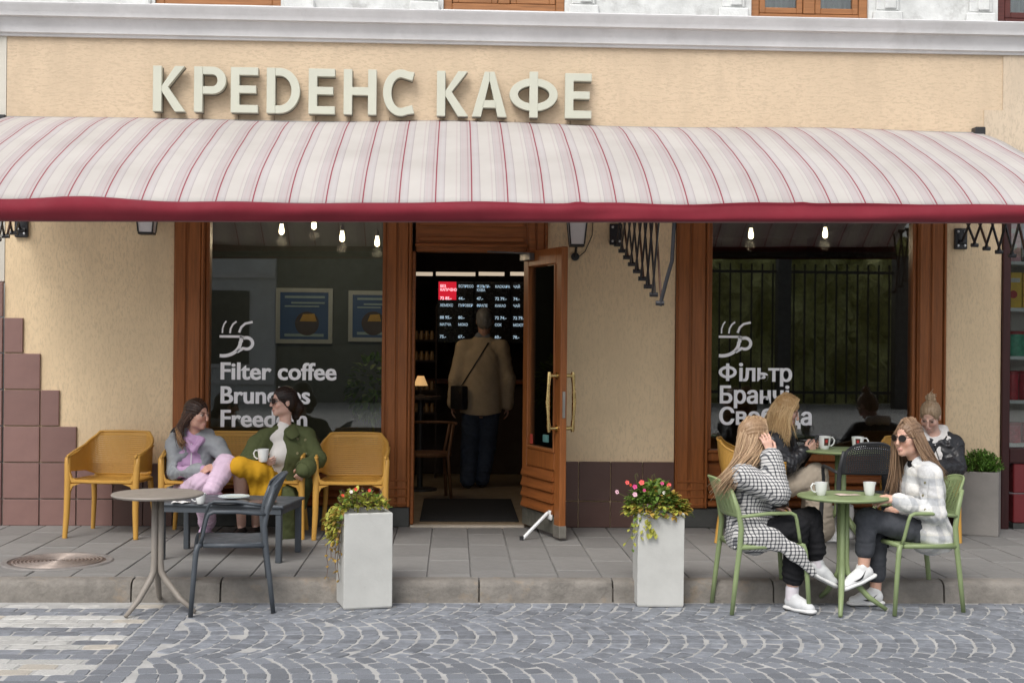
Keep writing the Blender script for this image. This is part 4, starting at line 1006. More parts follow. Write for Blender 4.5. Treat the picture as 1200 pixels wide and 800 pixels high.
def leafmat(name, col, var=.35):
    m, nt, b = newmat(name); at = N(nt, 'ShaderNodeAttribute', attribute_name='rnd')
    c = ramp(nt, at.outputs['Fac'], [(0, sc(col, 1-var)), (.5, col), (1, sc(col, 1+var*1.2))]); nt.links.new(c, b.inputs['Base Color'])
    b.inputs['Roughness'].default_value = .5; b.inputs['Specular IOR Level'].default_value = .3
    tr = N(nt, 'ShaderNodeBsdfTranslucent'); nt.links.new(c, tr.inputs[0]); ms = N(nt, 'ShaderNodeMixShader'); ms.inputs[0].default_value = .25
    nt.links.new(b.outputs[0], ms.inputs[1]); nt.links.new(tr.outputs[0], ms.inputs[2]); nt.links.new(ms.outputs[0], nt.nodes['Material Output'].inputs[0]); return m
class Leaves:
    def __init__(s): s.V, s.F, s.r = [], [], []
    def leaf(s, p, d, up, L, W2, rnd, curl=.2):
        d = Vector(d).normalized(); sd = d.cross(Vector(up)); sd = sd.normalized() if sd.length > 1e-4 else Vector((1, 0, 0)); n = sd.cross(d); p = Vector(p); o = len(s.V)
        for t, w_ in ((0, .12), (.25, .8), (.55, 1.0), (.82, .6)):
            c = p + d*(L*t) - n*(curl*L*t*t); s.V += [c+sd*W2*w_+n*W2*.35*w_, c, c-sd*W2*w_+n*W2*.35*w_]
        s.V.append(p+d*L-n*curl*L)
        for k in range(3):
            a = o+k*3; s.F += [(a, a+1, a+4, a+3), (a+1, a+2, a+5, a+4)]
        a = o+9; s.F += [(a, a+1, o+12), (a+1, a+2, o+12)]; s.r += [rnd]*13
    def build(s, name, m, parent):
        me = bpy.data.meshes.new(name); me.from_pydata([tuple(v) for v in s.V], [], s.F); at = me.attributes.new('rnd', 'FLOAT', 'POINT'); at.data.foreach_set('value', s.r)
        me.polygons.foreach_set('use_smooth', [True]*len(me.polygons)); return link(name, me, m, parent)
def rv(): 
    v = Vector(rng.normal(size=3)); return v.normalized()
m_lf_yg = leafmat('yellow_green_leaf', (.36, .36, .065)); m_lf_g = leafmat('green_leaf', (.13, .215, .04), .45); m_lf_dry = leafmat('ochre_leaf', (.42, .27, .06)); m_stem = M_('plant_stem', (.11, .12, .03), .7, .2); m_dry = M_('dry_stem', (.14, .085, .06), .8, .3)
m_fl = {'pink': M_('magenta_petal', (.58, .045, .20), .6, .15), 'coral': M_('coral_petal', (.72, .09, .08), .6, .15), 'pale': M_('pale_pink_petal', (.72, .42, .50), .6, .15), 'red': M_('red_petal', (.66, .05, .025), .6, .15), 'white': M_('white_petal', (.75, .70, .62), .6, .1)}
def flower(root, p, s, kind, face=(0, -1, .3)):
    q = MB(); f = Vector(face).normalized(); a = f.cross(Vector((0, 0, 1))).normalized(); b_ = a.cross(f); p = Vector(p)
    c = q.bm.verts.new(p - f*s*.35); ring = []
    for k in range(15):
        th = 2*math.pi*k/15; r_ = s*(1+.14*math.cos(5*th)); ring.append(q.bm.verts.new(p + a*(r_*math.cos(th)) + b_*(r_*math.sin(th)) + f*(s*.15*math.cos(5*th+1))))
    for k in range(15): q.bm.faces.new((c, ring[k], ring[(k+1) % 15]))
    q.build('flower', m_fl[kind], root, smooth=True)
# trailing yellow-green plant in the left planter (spills over the left edge)
def plant_root(name, lab, cat, x, y, z, rz=0): return thing(name, lab, cat, (x, y, z), R(rz))
pr = plant_root('trailing_plant', 'yellow green trailing plant with tiny red flowers spilling over the left planter', 'plant', PL[0], PL[1], ZR+.58, 14)
Lf, Lg, Ld, st_ = Leaves(), Leaves(), Leaves(), MB()
for k in range(430):
    x = rng.uniform(-.20, .14); y = rng.uniform(-.15, .14); h = .03+.10*rng.random()*(1-((x+.03)/.24)**2)
    if x < -.15: h -= .10*(-.15-x)/.05*rng.random() + .05
    d = Vector((x*2+rng.normal(0, .5), y*2+rng.normal(0, .5)-.3, .5+rng.normal(0, .35)))
    (Lf if rng.random() < .72 else Lg).leaf((x, y, .02+h), d, (0, 0, 1), rng.uniform(.022, .045), rng.uniform(.009, .016), rng.random())
for k in range(190):          # the spill over the left side
    t = rng.random(); x = -.165-.05*math.sin(t*2.4)+rng.normal(0, .018); y = -.12+.22*rng.random(); z = .06-.23*t*(.5+.5*rng.random())
    (Lf if rng.random() < .75 else Ld).leaf((x, y, z), (-.8+rng.normal(0, .5), -.4+rng.normal(0, .5), -.5+rng.normal(0, .4)), (0, 0, 1), rng.uniform(.025, .045), rng.uniform(.009, .016), rng.random())
for k in range(9):
    y = -.14+.03*k; pth = []; x = -.16; z = .03
    for i in range(9): pth.append((x, y, z)); x += -.012+rng.normal(0, .008) if i < 3 else rng.normal(.002, .008); z -= .05+.012*(k % 3); y += rng.normal(0, .008)
    nn = 4+k % 5; st_.tube(pth[:nn], .0022, 5)
    for p_ in pth[2:nn]:
        for _ in range(2): Ld.leaf(p_, (rng.normal(-.4, .6), rng.normal(-.3, .6), -.5), (0, 0, 1), rng.uniform(.018, .032), .009, rng.random()*.6)
for (x, z, kd) in ((-.155, .14, 'red'), (-.07, .18, 'red'), (-.10, .165, 'white'), (.02, .17, 'red')): st_.tube([(x*.7, -.02, .03), (x, -.05, z)], .0022, 5); flower(pr, (x, -.06, z), .0115, kd)
for k in range(26): x = rng.uniform(-.15, .14); st_.tube([(x, rng.uniform(-.1, .1), .04), (x+rng.normal(0, .02), -.02, .11), (x+rng.normal(0, .03), -.02, rng.uniform(.13, .19))], .0018, 4)
Lf.build('yellow_foliage', m_lf_yg, pr); Lg.build('green_foliage', m_lf_g, pr); Ld.build('dry_foliage', m_lf_dry, pr); st_.build('stem', m_dry, pr)
# flowering mound in the middle planter
pr = plant_root('flowering_plant', 'mound of green and ochre foliage with pink and coral flowers in the middle planter', 'plant', 1.365, -2.57, ZR+.58)
Lf, Lg, Ld, st_ = Leaves(), Leaves(), Leaves(), MB()
for k in range(1150):
    u = rv(); u.z = abs(u.z); rr = .55+.45*rng.random()**.5
    x, y, z = -.01+u.x*.215*rr, u.y*.17*rr, .01+u.z*.215*rr*(1-.25*(u.x > .3))
    left = (x-.02)/.2
    L = Lg if (rng.random() < .62-.45*left and z > .08) or rng.random() < .12 else (Lf if rng.random() < .62 else Ld)
    L.leaf((x, y, z), (u.x+rng.normal(0, .4), u.y+rng.normal(0, .4), u.z*.6+rng.normal(0, .4)-.15), (0, 0, 1), rng.uniform(.026, .050), rng.uniform(.010, .018), rng.random())
for k in range(8):
    x = -.15+.03*(k % 3)-.02*(k > 8); y = -.12+.012*k; pth = [(x, y, .04)]
    for i in range(2+k % 5): q_ = pth[-1]; pth.append((q_[0]-.015+rng.normal(0, .01), q_[1]-.012, q_[2]-.04))
    st_.tube(pth, .0018, 4)
    for p_ in pth[1:]: (Lf if rng.random() < .6 else Lg).leaf(p_, (rng.normal(-.3, .5), -.6, -.5), (0, 0, 1), rng.uniform(.022, .036), .010, rng.random())
for k in range(12): Lf.leaf((-.10+.06*rng.random(), -.15, .0-.10*rng.random()), (rng.normal(0, .5), -.5, -.8), (0, 0, 1), .042, .014, rng.random())
for (px, py, kd, s) in ((723, 576, 'pale', .020), (735, 565, 'coral', .020), (744, 570, 'pink', .022), (752, 565, 'coral', .024), (744, 579, 'pale', .022), (755, 574, 'pink', .015), (776, 566, 'pink', .017), (784, 568, 'coral', .021), (739, 568, 'red', .014), (778, 577, 'white', .016), (759, 592, 'pale', .012)):
    p_ = pt(px, py, -2.57-.13*(1 if py > 570 else .4)) - pr.location; flower(pr, p_, s*.72, kd, (rng.normal(0, .3), -1, .35)); st_.tube([(p_.x*.5, p_.y*.3, .08), p_], .002, 4)
for (px, py) in ((744, 556), (764, 557)):
    p_ = pt(px, py, -2.6) - pr.location; st_.tube([(p_.x*.7, 0, .1), (p_.x, p_.y, p_.z), (p_.x+.015, p_.y, p_.z+.01), (p_.x+.02, p_.y, p_.z-.012)], .002, 5)
Lf.build('yellow_foliage', m_lf_yg, pr); Lg.build('green_foliage', m_lf_g, pr); Ld.build('ochre_foliage', m_lf_dry, pr); st_.build('stem', m_stem, pr)
# bushy green plant in the right planter
pr = plant_root('bushy_plant', 'bushy bright green plant in the grey planter by the right wall', 'plant', 4.435, -.31, .50)
Lg, st_ = Leaves(), MB()
for k in range(150):
    u = rv(); u.z = abs(u.z)*.8; base = Vector((u.x*.08, u.y*.08, .02)); tip = Vector((u.x*.20, u.y*.17, .04+u.z*.20))
    st_.tube([base, (base+tip)/2+Vector((0, 0, .02)), tip], .0018, 4)
    for i in range(9):
        t = .25+.75*i/8; p_ = base.lerp(tip, t)+Vector((0, 0, .02*math.sin(t*3))); dd = (tip-base).normalized()
        for sgn in (-1, 1): Lg.leaf(p_, dd*.7+rv()*.9, (0, 0, 1), rng.uniform(.020, .036), rng.uniform(.0045, .008), rng.random())
Lg.build('foliage', leafmat('bright_green_leaf', (.12, .24, .04), .5), pr); st_.build('stem', m_stem, pr)
# potted plant seen through the left window
pr = plant_root('potted_plant', 'green leafy plant standing inside the left window', 'plant', pt(437, 500, 1.0).x, 1.0, .02); Lg, st_ = Leaves(), MB()
zc = pt(437, 455, 1.0).z
for k in range(240):
    u = rv(); p_ = Vector((u.x*.20, u.y*.18, zc-.02+u.z*.26)); Lg.leaf(p_, u+rv()*.5-Vector((0, 0, .3)), (0, 0, 1), rng.uniform(.06, .11), rng.uniform(.018, .03), rng.random())
st_.tube([(0, 0, .3), (.01, 0, zc)], .012, 6); Lg.build('foliage', m_lf_g, pr); st_.build('stem', m_stem, pr)
MB().lathe([(0, 0), (.12, 0), (.17, .38), (.15, .38), (.14, .33), (0, .33)], 20).build('pot', M_('terracotta', (.25, .09, .05), .8, .2), pr, smooth=40)
# shopping bag under the back table
bg_ = thing('paper_bag', 'white carrier bag standing under the back green table', 'bag', (3.16, -.62, .001), R(12))
MB().grid(lambda u, v: ((.13+.012*math.sin(v*9+u*20))*math.cos(u*6.2832)*(1-.12*v), (.075+.01*math.sin(v*7+u*31))*math.sin(u*6.2832)*(1-.3*v), .27*v+.01*math.sin(u*19)*v), 40, 10).build('bag_body', m_napk, bg_, smooth=True, solid=.002)
MB().tube([(-.05, -.03, .26), (-.03, -.02, .33), (.03, -.02, .33), (.05, -.03, .26)], .004, 5).build('handle', m_napk, bg_)
# ================================================================ PEOPLE
def V3(*a): return np.array(a, float)
def nrm(v): v = np.asarray(v, float); return v/(np.linalg.norm(v)+1e-12)
def P_(px, py, y): return np.array(pt(px, py, y))
def frame(side, up):
    Z = nrm(up); X = np.asarray(side, float); X = nrm(X - Z*(X@Z)); Y = np.cross(Z, X); return np.stack([X, Y, Z], 1)
class Sdf:
    """smooth union of rounded cones and ellipsoids, meshed by surface nets: one continuous skin"""
    def __init__(s, vox=.007): s.pr = []; s.vox = vox
    def cap(s, a, b, ra, rb=None, k=.02, flat=None, op=1):
        rb = ra if rb is None else rb; s.pr.append(('c', np.asarray(a, float), np.asarray(b, float), ra, rb, k, flat, op)); return s
    def ell(s, c, r, M=None, k=.02, op=1):
        s.pr.append(('e', np.asarray(c, float), np.asarray(r, float), np.eye(3) if M is None else M, k, op)); return s
    def chain(s, pts, rs, k=.02, flat=None):
        for i in range(len(pts)-1): s.cap(pts[i], pts[i+1], rs[i], rs[i+1], k, flat)
        return s
    def _bb(s, p):
        if p[0] == 'c': m = max(p[3], p[4]); return np.minimum(p[1], p[2])-m, np.maximum(p[1], p[2])+m
        e = np.abs(p[3]) @ p[2]; return p[1]-e, p[1]+e
    def solve(s):
        add = [s._bb(p) for p in s.pr if p[-1] == 1]
        lo = np.min([b[0] for b in add], 0)-.03; hi = np.max([b[1] for b in add], 0)+.03
        n = np.ceil((hi-lo)/s.vox).astype(int)+1; D = np.full(n, 1.0, np.float32); s.lo = lo; s.D = D
        ax = [lo[i]+np.arange(n[i])*s.vox for i in range(3)]
        for p in s.pr:
            k = p[5] if p[0] == 'c' else p[4]; b0, b1 = s._bb(p); m = k+3*s.vox
            i0 = np.maximum(0, np.floor((b0-m-lo)/s.vox).astype(int)); i1 = np.minimum(n, np.ceil((b1+m-lo)/s.vox).astype(int)+1)
            if np.any(i1 <= i0): continue
            sl = tuple(slice(a, b) for a, b in zip(i0, i1))
            q = np.stack(np.meshgrid(ax[0][sl[0]], ax[1][sl[1]], ax[2][sl[2]], indexing='ij'), -1).astype(np.float32)
            if p[0] == 'c':
                a, b, ra, rb, flat = p[1], p[2], p[3], p[4], p[6]
                pa = q-a; ba = b-a; f = 1.0
                if flat is not None:
                    nv, f = nrm(flat[0]), flat[1]; pa = pa + ((pa@nv)[..., None]*nv)*(1/f-1); ba = ba + nv*(ba@nv)*(1/f-1)
                h = np.clip((pa@ba)/(ba@ba+1e-12), 0, 1); d = np.linalg.norm(pa-h[..., None]*ba, axis=-1)-(ra+(rb-ra)*h)
                if f < 1: d = d*max(f, .5)
            else:
                c, r, M = p[1], p[2], p[3]; l = (q-c)@M; k0 = np.linalg.norm(l/r, axis=-1); k1 = np.linalg.norm(l/(r*r), axis=-1)+1e-9
                d = k0*(k0-1)/k1
            A = D[sl]
            if p[-1] == 1:
                h = np.clip(.5+.5*(d-A)/k, 0, 1); D[sl] = d*(1-h)+A*h-k*h*(1-h)
            else:
                nd = -d; h = np.clip(.5-.5*(nd-A)/k, 0, 1); D[sl] = nd*(1-h)+A*h+k*h*(1-h)
        return s
    def at(s, p):
        g = (np.asarray(p)-s.lo)/s.vox; i = np.floor(g).astype(int)
        if np.any(i < 0) or np.any(i >= np.array(s.D.shape)-1): return 1.0
        f = g-i; c = s.D[i[0]:i[0]+2, i[1]:i[1]+2, i[2]:i[2]+2]
        c = c[0]*(1-f[0])+c[1]*f[0]; c = c[0]*(1-f[1])+c[1]*f[1]; return c[0]*(1-f[2])+c[1]*f[2]
    def snap(s, p, d, mx=.6):
        d = nrm(d); p = np.asarray(p, float)
        for i in range(int(mx/.003)):
            if s.at(p) < 0: return p
            p = p+d*.003
        return p
    def net(s):
        D = s.D; n = np.array(D.shape); S = D < 0
        cnt = np.zeros(n-1, np.int8)
        for dx in (0, 1):
            for dy in (0, 1):
                for dz in (0, 1): cnt += S[dx:n[0]-1+dx, dy:n[1]-1+dy, dz:n[2]-1+dz]
        cells = np.argwhere((cnt > 0) & (cnt < 8)); idx = np.full(n-1, -1, np.int64); idx[tuple(cells.T)] = np.arange(len(cells))
        acc = np.zeros((len(cells), 3)); num = np.zeros(len(cells))
        corners = [(a, b, c) for a in (0, 1) for b in (0, 1) for c in (0, 1)]
        for c0 in corners:
            for axn in range(3):
                if c0[axn]: continue
                c1 = list(c0); c1[axn] = 1
                v0 = D[tuple((cells+c0).T)]; v1 = D[tuple((cells+c1).T)]; m = (v0 < 0) != (v1 < 0)
                t = v0/(v0-v1+1e-20); pos = np.repeat(np.array(c0, float)[None], len(cells), 0); pos[:, axn] = t
                acc[m] += pos[m]; num[m] += 1
        V = s.lo+(cells+acc/num[:, None])*s.vox
        F = []
        for axn in range(3):
            o = [i for i in range(3) if i != axn]
            A = [slice(None)]*3; B = [slice(None)]*3; A[axn] = slice(0, -1); B[axn] = slice(1, None)
            ch = S[tuple(A)] != S[tuple(B)]; e = np.argwhere(ch); e = e[(e[:, o[0]] > 0) & (e[:, o[1]] > 0) & (e[:, o[0]] < n[o[0]]-1) & (e[:, o[1]] < n[o[1]]-1)]
            q = []
            for da, db in ((1, 1), (0, 1), (0, 0), (1, 0)):
                c = e.copy(); c[:, o[0]] -= da; c[:, o[1]] -= db; q.append(idx[tuple(c.T)])
            q = np.stack(q, 1); ins = S[tuple(e.T)]
            if axn == 1: ins = ~ins
            q[~ins] = q[~ins][:, ::-1]; F.append(q)
        return V, np.concatenate(F)
    def build(s, name, m, parent, org, wr=0,  wl=.09, seed=0, col=None, fine=0, dispf=None, cr=None):
        s.solve(); V, F = s.net()
        if wr or fine or dispf or cr:
            fn = np.zeros_like(V); a, b, c, d = V[F[:, 0]], V[F[:, 1]], V[F[:, 2]], V[F[:, 3]]
            nn = np.cross(c-a, d-b)
            for k in range(4): np.add.at(fn, F[:, k], nn)
            fn /= np.linalg.norm(fn, axis=1)[:, None]+1e-12
            r = np.random.default_rng(seed+11); h = np.zeros(len(V))
            for lam, am in ((wl*2.4, wr*.8), (wl*1.4, wr*.7), (wl*.8, wr*.45), (.03, fine)):
                if not am: continue
                for _ in range(3):
                    k1 = nrm(r.normal(size=3)*V3(1, .6, 1.5))*2*math.pi/lam; k2 = nrm(r.normal(size=3))*2*math.pi/(lam*2.1); k3 = nrm(r.normal(size=3))*2*math.pi/(lam*3.5)
                    w_ = np.sin(V@k1+1.6*np.sin(V@k2+r.uniform(0, 6))+r.uniform(0, 6)); h += am*.62*(w_*.6+.4*(1-2*np.abs(w_)))*np.clip(.45+.55*np.sin(V@k3+r.uniform(0, 6)), 0, 1)
            if dispf: h = h+dispf(V)
            for p, ax_, am, rad, lam in (cr or ()):       # creases gathered round a bent joint
                dv = V-p; dd = np.linalg.norm(dv, axis=1); ax_ = nrm(ax_); a1 = nrm(np.cross(ax_, r.normal(size=3)))
                w_ = np.sin(2*math.pi*(dv@ax_)/lam+1.2*np.sin(dv@a1*22+r.uniform(0, 6))+r.uniform(0, 6)); h += am*np.exp(-(dd/rad)**2)*(w_-.25)
            V = V+fn*h[:, None]
        o = np_mesh(name, V-org, F, m, parent)
        if col is not None:
            me = o.data; at = me.color_attributes.new('Col', 'FLOAT_COLOR', 'POINT'); cc = np.ones((len(V), 4), np.float32); cc[:, :3] = col(V); at.data.foreach_set('color', cc.ravel())
        return o

def hand(S, w, d, n, side, curl=.5, spread=.10, k=.005):
    """five fingers: w wrist, d towards fingers, n back-of-hand normal, side = thumb side direction"""
    d = nrm(d); n = nrm(n-d*(n@d)); t = nrm(np.cross(n, d)); t = t if t@np.asarray(side) > 0 else -t
    S.cap(w, w+d*.03, .023, .024, .012, (n, .75)); c = w+d*.055
    for q in (-.022, -.008, .008, .022): S.cap(w+d*.02+t*q*.6, w+d*.082+t*q, .012, .0105, .008, (n, .95))
    ends = []
    for q, L, ph in ((.027, .068, 0), (.009, .078, .08), (-.010, .072, .14), (-.028, .056, .22)):
        p = w+d*.082+t*q; ang = 0
        for i, fr in enumerate((.44, .31, .25)):
            ang += (curl+ph*curl)*(.75, .95, .7)[i]; dd = d*math.cos(ang)-n*math.sin(ang)+t*(q/.027*spread*.5); p2 = p+nrm(dd)*L*fr
            S.cap(p, p2, .0088-.0008*i, .0080-.0009*i, k); p = p2
        ends.append(p)
    p = w+d*.022+t*.024; p1 = p+nrm(t*.8+d*.75-n*.35)*.036; p2 = p1+nrm(t*.25+d*1.0-n*.45*(.5+curl))*.030; p3 = p2+nrm(d*.9-n*.55-t*.25)*.024
    S.cap(p, p1, .014, .0105, .008); S.cap(p1, p2, .0102, .0094, k); S.cap(p2, p3, .0092, .0075, k)
    return ends
def head(S, c, f, up, s=1.0, male=False):
    """returns matrix (columns right, forward, up); eye level is at c"""
    f = nrm(f); X = nrm(np.cross(f, up)); Z = np.cross(X, f); M = np.stack([X, f, Z], 1)
    def L(*v): return c+M@(np.array(v)*s)
    E = lambda p, r, k=.01, op=1: S.ell(L(*p), np.array(r)*s, M, k, op)
    E((0, -.015, .034), (.073, .093, .082)); E((0, .026, -.040), (.056 if not male else .062, .058, .076), .03); E((0, .066, -.097), (.021, .018, .017), .03)
    for sx in (-1, 1):
        E((sx*.036, .056, -.026), (.028, .028, .028), .02); E((sx*.042, .015, -.072), (.018, .036, .026), .025)
        E((sx*.031, .098, .002), (.019, .014, .011), .010, -1); E((sx*.031, .0765, .002), (.0135, .0125, .0115), .003)
        E((sx*.030, .084, .020), (.022, .009, .006), .010); E((sx*.074, -.008, -.012), (.009, .019, .030), .008)
    S.cap(L(0, .090, .008), L(0, .108, -.030), .0075*s, .0105*s, .012); E((0, .104, -.035), (.013, .012, .009), .006)
    E((0, .086, -.0655), (.021, .011, .0058), .004); E((0, .084, -.0765), (.018, .011, .0068), .004)
    return M
def skin_cols(c, M, skin, lip=(.50, .24, .20), brow=(.09, .055, .035), s=1.0):
    def fn(V):
        l = (V-c)@M/s; out = np.tile(np.array(skin), (len(V), 1)); fr = l[:, 1] > .05
        def put(mask, colr, a=1): out[mask] = out[mask]*(1-a)+np.array(colr)*a
        ck = fr & (((np.abs(l[:, 0])-.038)/.024)**2+((l[:, 2]+.034)/.022)**2 < 1); put(ck, (skin[0]*.98, skin[1]*.78, skin[2]*.72), .5)
        put(fr & ((l[:, 0]/.023)**2+((l[:, 2]+.071)/.0115)**2 < 1) & (l[:, 1] > .078), lip, .8)
        bx = np.abs(l[:, 0]); put(fr & (bx > .012) & (bx < .050) & (np.abs(l[:, 2]-(.0235-.12*np.maximum(0, bx-.034))) < .0042), brow, .75)
        put(fr & (((bx-.031)/.0155)**2+((l[:, 2]-.002)/.0062)**2 < 1) & (l[:, 1] > .066), (.40, .34, .31)); put(fr & (((bx-.031)/.0065)**2+((l[:, 2]-.002)/.0072)**2 < 1) & (l[:, 1] > .066), (.05, .035, .025))
        put(fr & (bx > .015) & (bx < .049) & (np.abs(l[:, 2]-.0105) < .0028) & (l[:, 1] > .066), (.06, .04, .035), .85)
        return out
    return fn
m_skin, nt, b = newmat('skin'); at = N(nt, 'ShaderNodeAttribute', attribute_name='Col'); f_ = noise(nt, coords(nt), 30, 4)
nt.links.new(mix(nt, at.outputs['Color'], ramp(nt, f_, [(.3, (.90, .87, .86)), (.7, (1, 1, 1))]), 1, 'MULTIPLY'), b.inputs['Base Color'])
b.inputs['Roughness'].default_value = .48; b.inputs['Subsurface Weight'].default_value = .12; b.inputs['Subsurface Radius'].default_value = (.012, .004, .002); b.inputs['Subsurface Scale'].default_value = .6
def hairmat(name, a, b_, stretch=(60, 60, 5)):
    m, nt, b = newmat(name); f = noise(nt, coords(nt, stretch), 2.2, 4, .6); g = noise(nt, coords(nt), 7, 3)
    at = N(nt, 'ShaderNodeAttribute', attribute_name='rnd'); x = math_(nt, 'ADD', math_(nt, 'MULTIPLY', f, .7), math_(nt, 'MULTIPLY', at.outputs['Fac'], .35))
    nt.links.new(ramp(nt, x, [(.25, a), (.75, b_)]), b.inputs['Base Color']); b.inputs['Roughness'].default_value = .38; b.inputs['Specular IOR Level'].default_value = .35; bump(nt, b, f, .4, .003); return m
def hair_cap(c, M, s=1.0, grow=.010, vox=.006, extra=None, low=-.02, face=(.07, .085, .115), fz=-.055, fy=.108):
    S = Sdf(vox); L = lambda *v: c+M@(np.array(v)*s)
    S.ell(L(0, -.018, .034), (np.array((.075, .094, .083))+grow)*s, M, .02)
    S.ell(L(0, -.045, low), (np.array((.070, .060, .07))+grow*.6)*s, M, .03)
    if extra: extra(S, L)
    S.ell(L(0, fy, fz), np.array(face)*s, M, .012, -1)
    return S, L
def groove(c, M, freq=46, am=.0022):
    def fn(V):
        l = (V-c)@M; a = np.arctan2(l[:, 0], l[:, 2]+.02*0+1e-6); return am*np.sin(a*freq*.5+6*l[:, 1])+am*.6*np.sin(a*freq+20*l[:, 1]+1)
    return fn
def locks(name, m, parent, org, guides, n=120, r=.0065, jit=.012, seed=0, segs=9, tipj=.02, nv=5):
    """many tapering locks of hair interpolated between guide paths"""
    g = [np.array(q, float) for q in guides]; rr = np.random.default_rng(seed); q = MB(); rn = []
    def res(p, t):
        d = np.r_[0, np.cumsum(np.linalg.norm(np.diff(p, axis=0), axis=1))]; d /= d[-1]; return np.stack([np.interp(t, d, p[:, k]) for k in range(3)], -1)
    T = np.linspace(0, 1, segs); G = [res(p, T) for p in g]
    # smooth each guide
    for p in G:
        for _ in range(2): p[1:-1] = (p[:-2]+2*p[1:-1]+p[2:])/4
    for i in range(n):
        u = rr.uniform(0, len(G)-1-1e-6); k = int(u); f = u-k; p = G[k]*(1-f)+G[min(k+1, len(G)-1)]*f
        off = rr.normal(0, jit, 3); off2 = rr.normal(0, tipj, 3); ph = rr.uniform(0, 6); e = rr.uniform(.78, 1.0)
        t2 = T*e; pp = np.stack([np.interp(t2, T, p[:, kk]) for kk in range(3)], -1)
        pp = pp+off*(T[:, None]*.8+.2)*np.minimum(1, T*4+.15)[:, None]+off2*(T**2)[:, None]+.004*np.sin(T*7+ph)[:, None]*rr.normal(0, 1, 3)
        rad = [max(.0012, r*rr.uniform(.7, 1.2)*(.8+.2*math.sin(t*3))*(1-t**3*.85)) for t in T]
        c0 = len(q.bm.verts); q.tube(pp-org, rad, nv, flat=.7); rn += [rr.random()]*(len(q.bm.verts)-c0)
    bmesh.ops.recalc_face_normals(q.bm, faces=q.bm.faces); me = bpy.data.meshes.new(name); q.bm.to_mesh(me); q.bm.free()
    at = me.attributes.new('rnd', 'FLOAT', 'POINT'); at.data.foreach_set('value', rn); me.polygons.foreach_set('use_smooth', [True]*len(me.polygons))
    o = link(name, me, m, parent); o['kind'] = 'stuff'; return o
def shoe(name, parent, org, A, d, u, m, m_sole, L_=.262, low=False, swoosh=None, side=None):
    d = nrm(d); u = nrm(np.asarray(u, float)-d*(np.asarray(u)@d)); sd = np.cross(d, u); H = A-u*.088-d*.060
    S = Sdf(.0055); hz = .030
    if low:
        S.cap(H+u*.02+d*.03, H+u*.018+d*(L_-.04), .036, .038, .01, (u, .55)); S.cap(H+d*.03+u*.03, H+d*.06+u*.05, .038, .040, .02); S.cap(H+d*.11+u*.04, H+d*(L_-.045)+u*.022, .040, .033, .02, (u, .85)); S.ell(H+d*.09+u*.095, (.03, .05, .03), np.stack([sd, d, u], 1), .01, -1)
    else:
        S.cap(H+u*.052+d*.045, H+u*.050+d*.11, .036, .038, .02); S.cap(H+d*.12+u*.045, H+d*(L_-.052)+u*.034, .040, .036, .03, (u, .85)); S.cap(H+d*.055+u*.07, H+d*.065+u*.098, .036, .039, .015); S.cap(H+d*.09+u*.08, H+d*.165+u*.058, .026, .028, .02)
        S.ell(H+d*.06+u*.122, (.027, .032, .022), np.stack([sd, d, u], 1), .008, -1)
    o = S.build(name, m, parent, org, fine=.0006)
    if not low:
        S2 = Sdf(.0055); S2.chain([H+u*.015+d*.034, H+u*.013+d*.12, H+u*.017+d*(L_-.046)], [.040, .040, .044], .01, (u, .42)); S2.build('sole', m_sole, o, org)
        q = MB()
        for i in range(5):
            c = H+d*(.115+i*.019)+u*(.107-i*.009); p0 = S.snap(c+u*.05+sd*.02, -u); p1 = S.snap(c+u*.05-sd*.02, -u); q.tube([Vector(p0-org), Vector((p0+p1)/2+u*.004-org), Vector(p1-org)], .0032, 5)
        q.build('laces', m_sole, o, smooth=True)
    if swoosh is not None:
        for s_ in (-1, 1):
            q = MB(); up_, dn = [], []
            for t in np.linspace(0, 1, 14):
                x = .165-.100*t; zc = .044+.034*(t**1.7)-.012*math.sin(t*math.pi); wd = .0120*max(0, math.sin(math.pi*min(1, (1-t)*.92+.10)))*(1-t)**.5+.0010
                for lst, zz in ((up_, zc+wd), (dn, zc-wd*.6)):
                    p = S.snap(H+d*x+u*zz+sd*s_*.09, -sd*s_); lst.append(p+sd*s_*.0035-org)
            vu = [q.bm.verts.new(p) for p in up_]; vd = [q.bm.verts.new(p) for p in dn]
            for i in range(13): q.bm.faces.new((vu[i], vu[i+1], vd[i+1], vd[i]))
            q.build('emblem', swoosh, o)
    return S, o
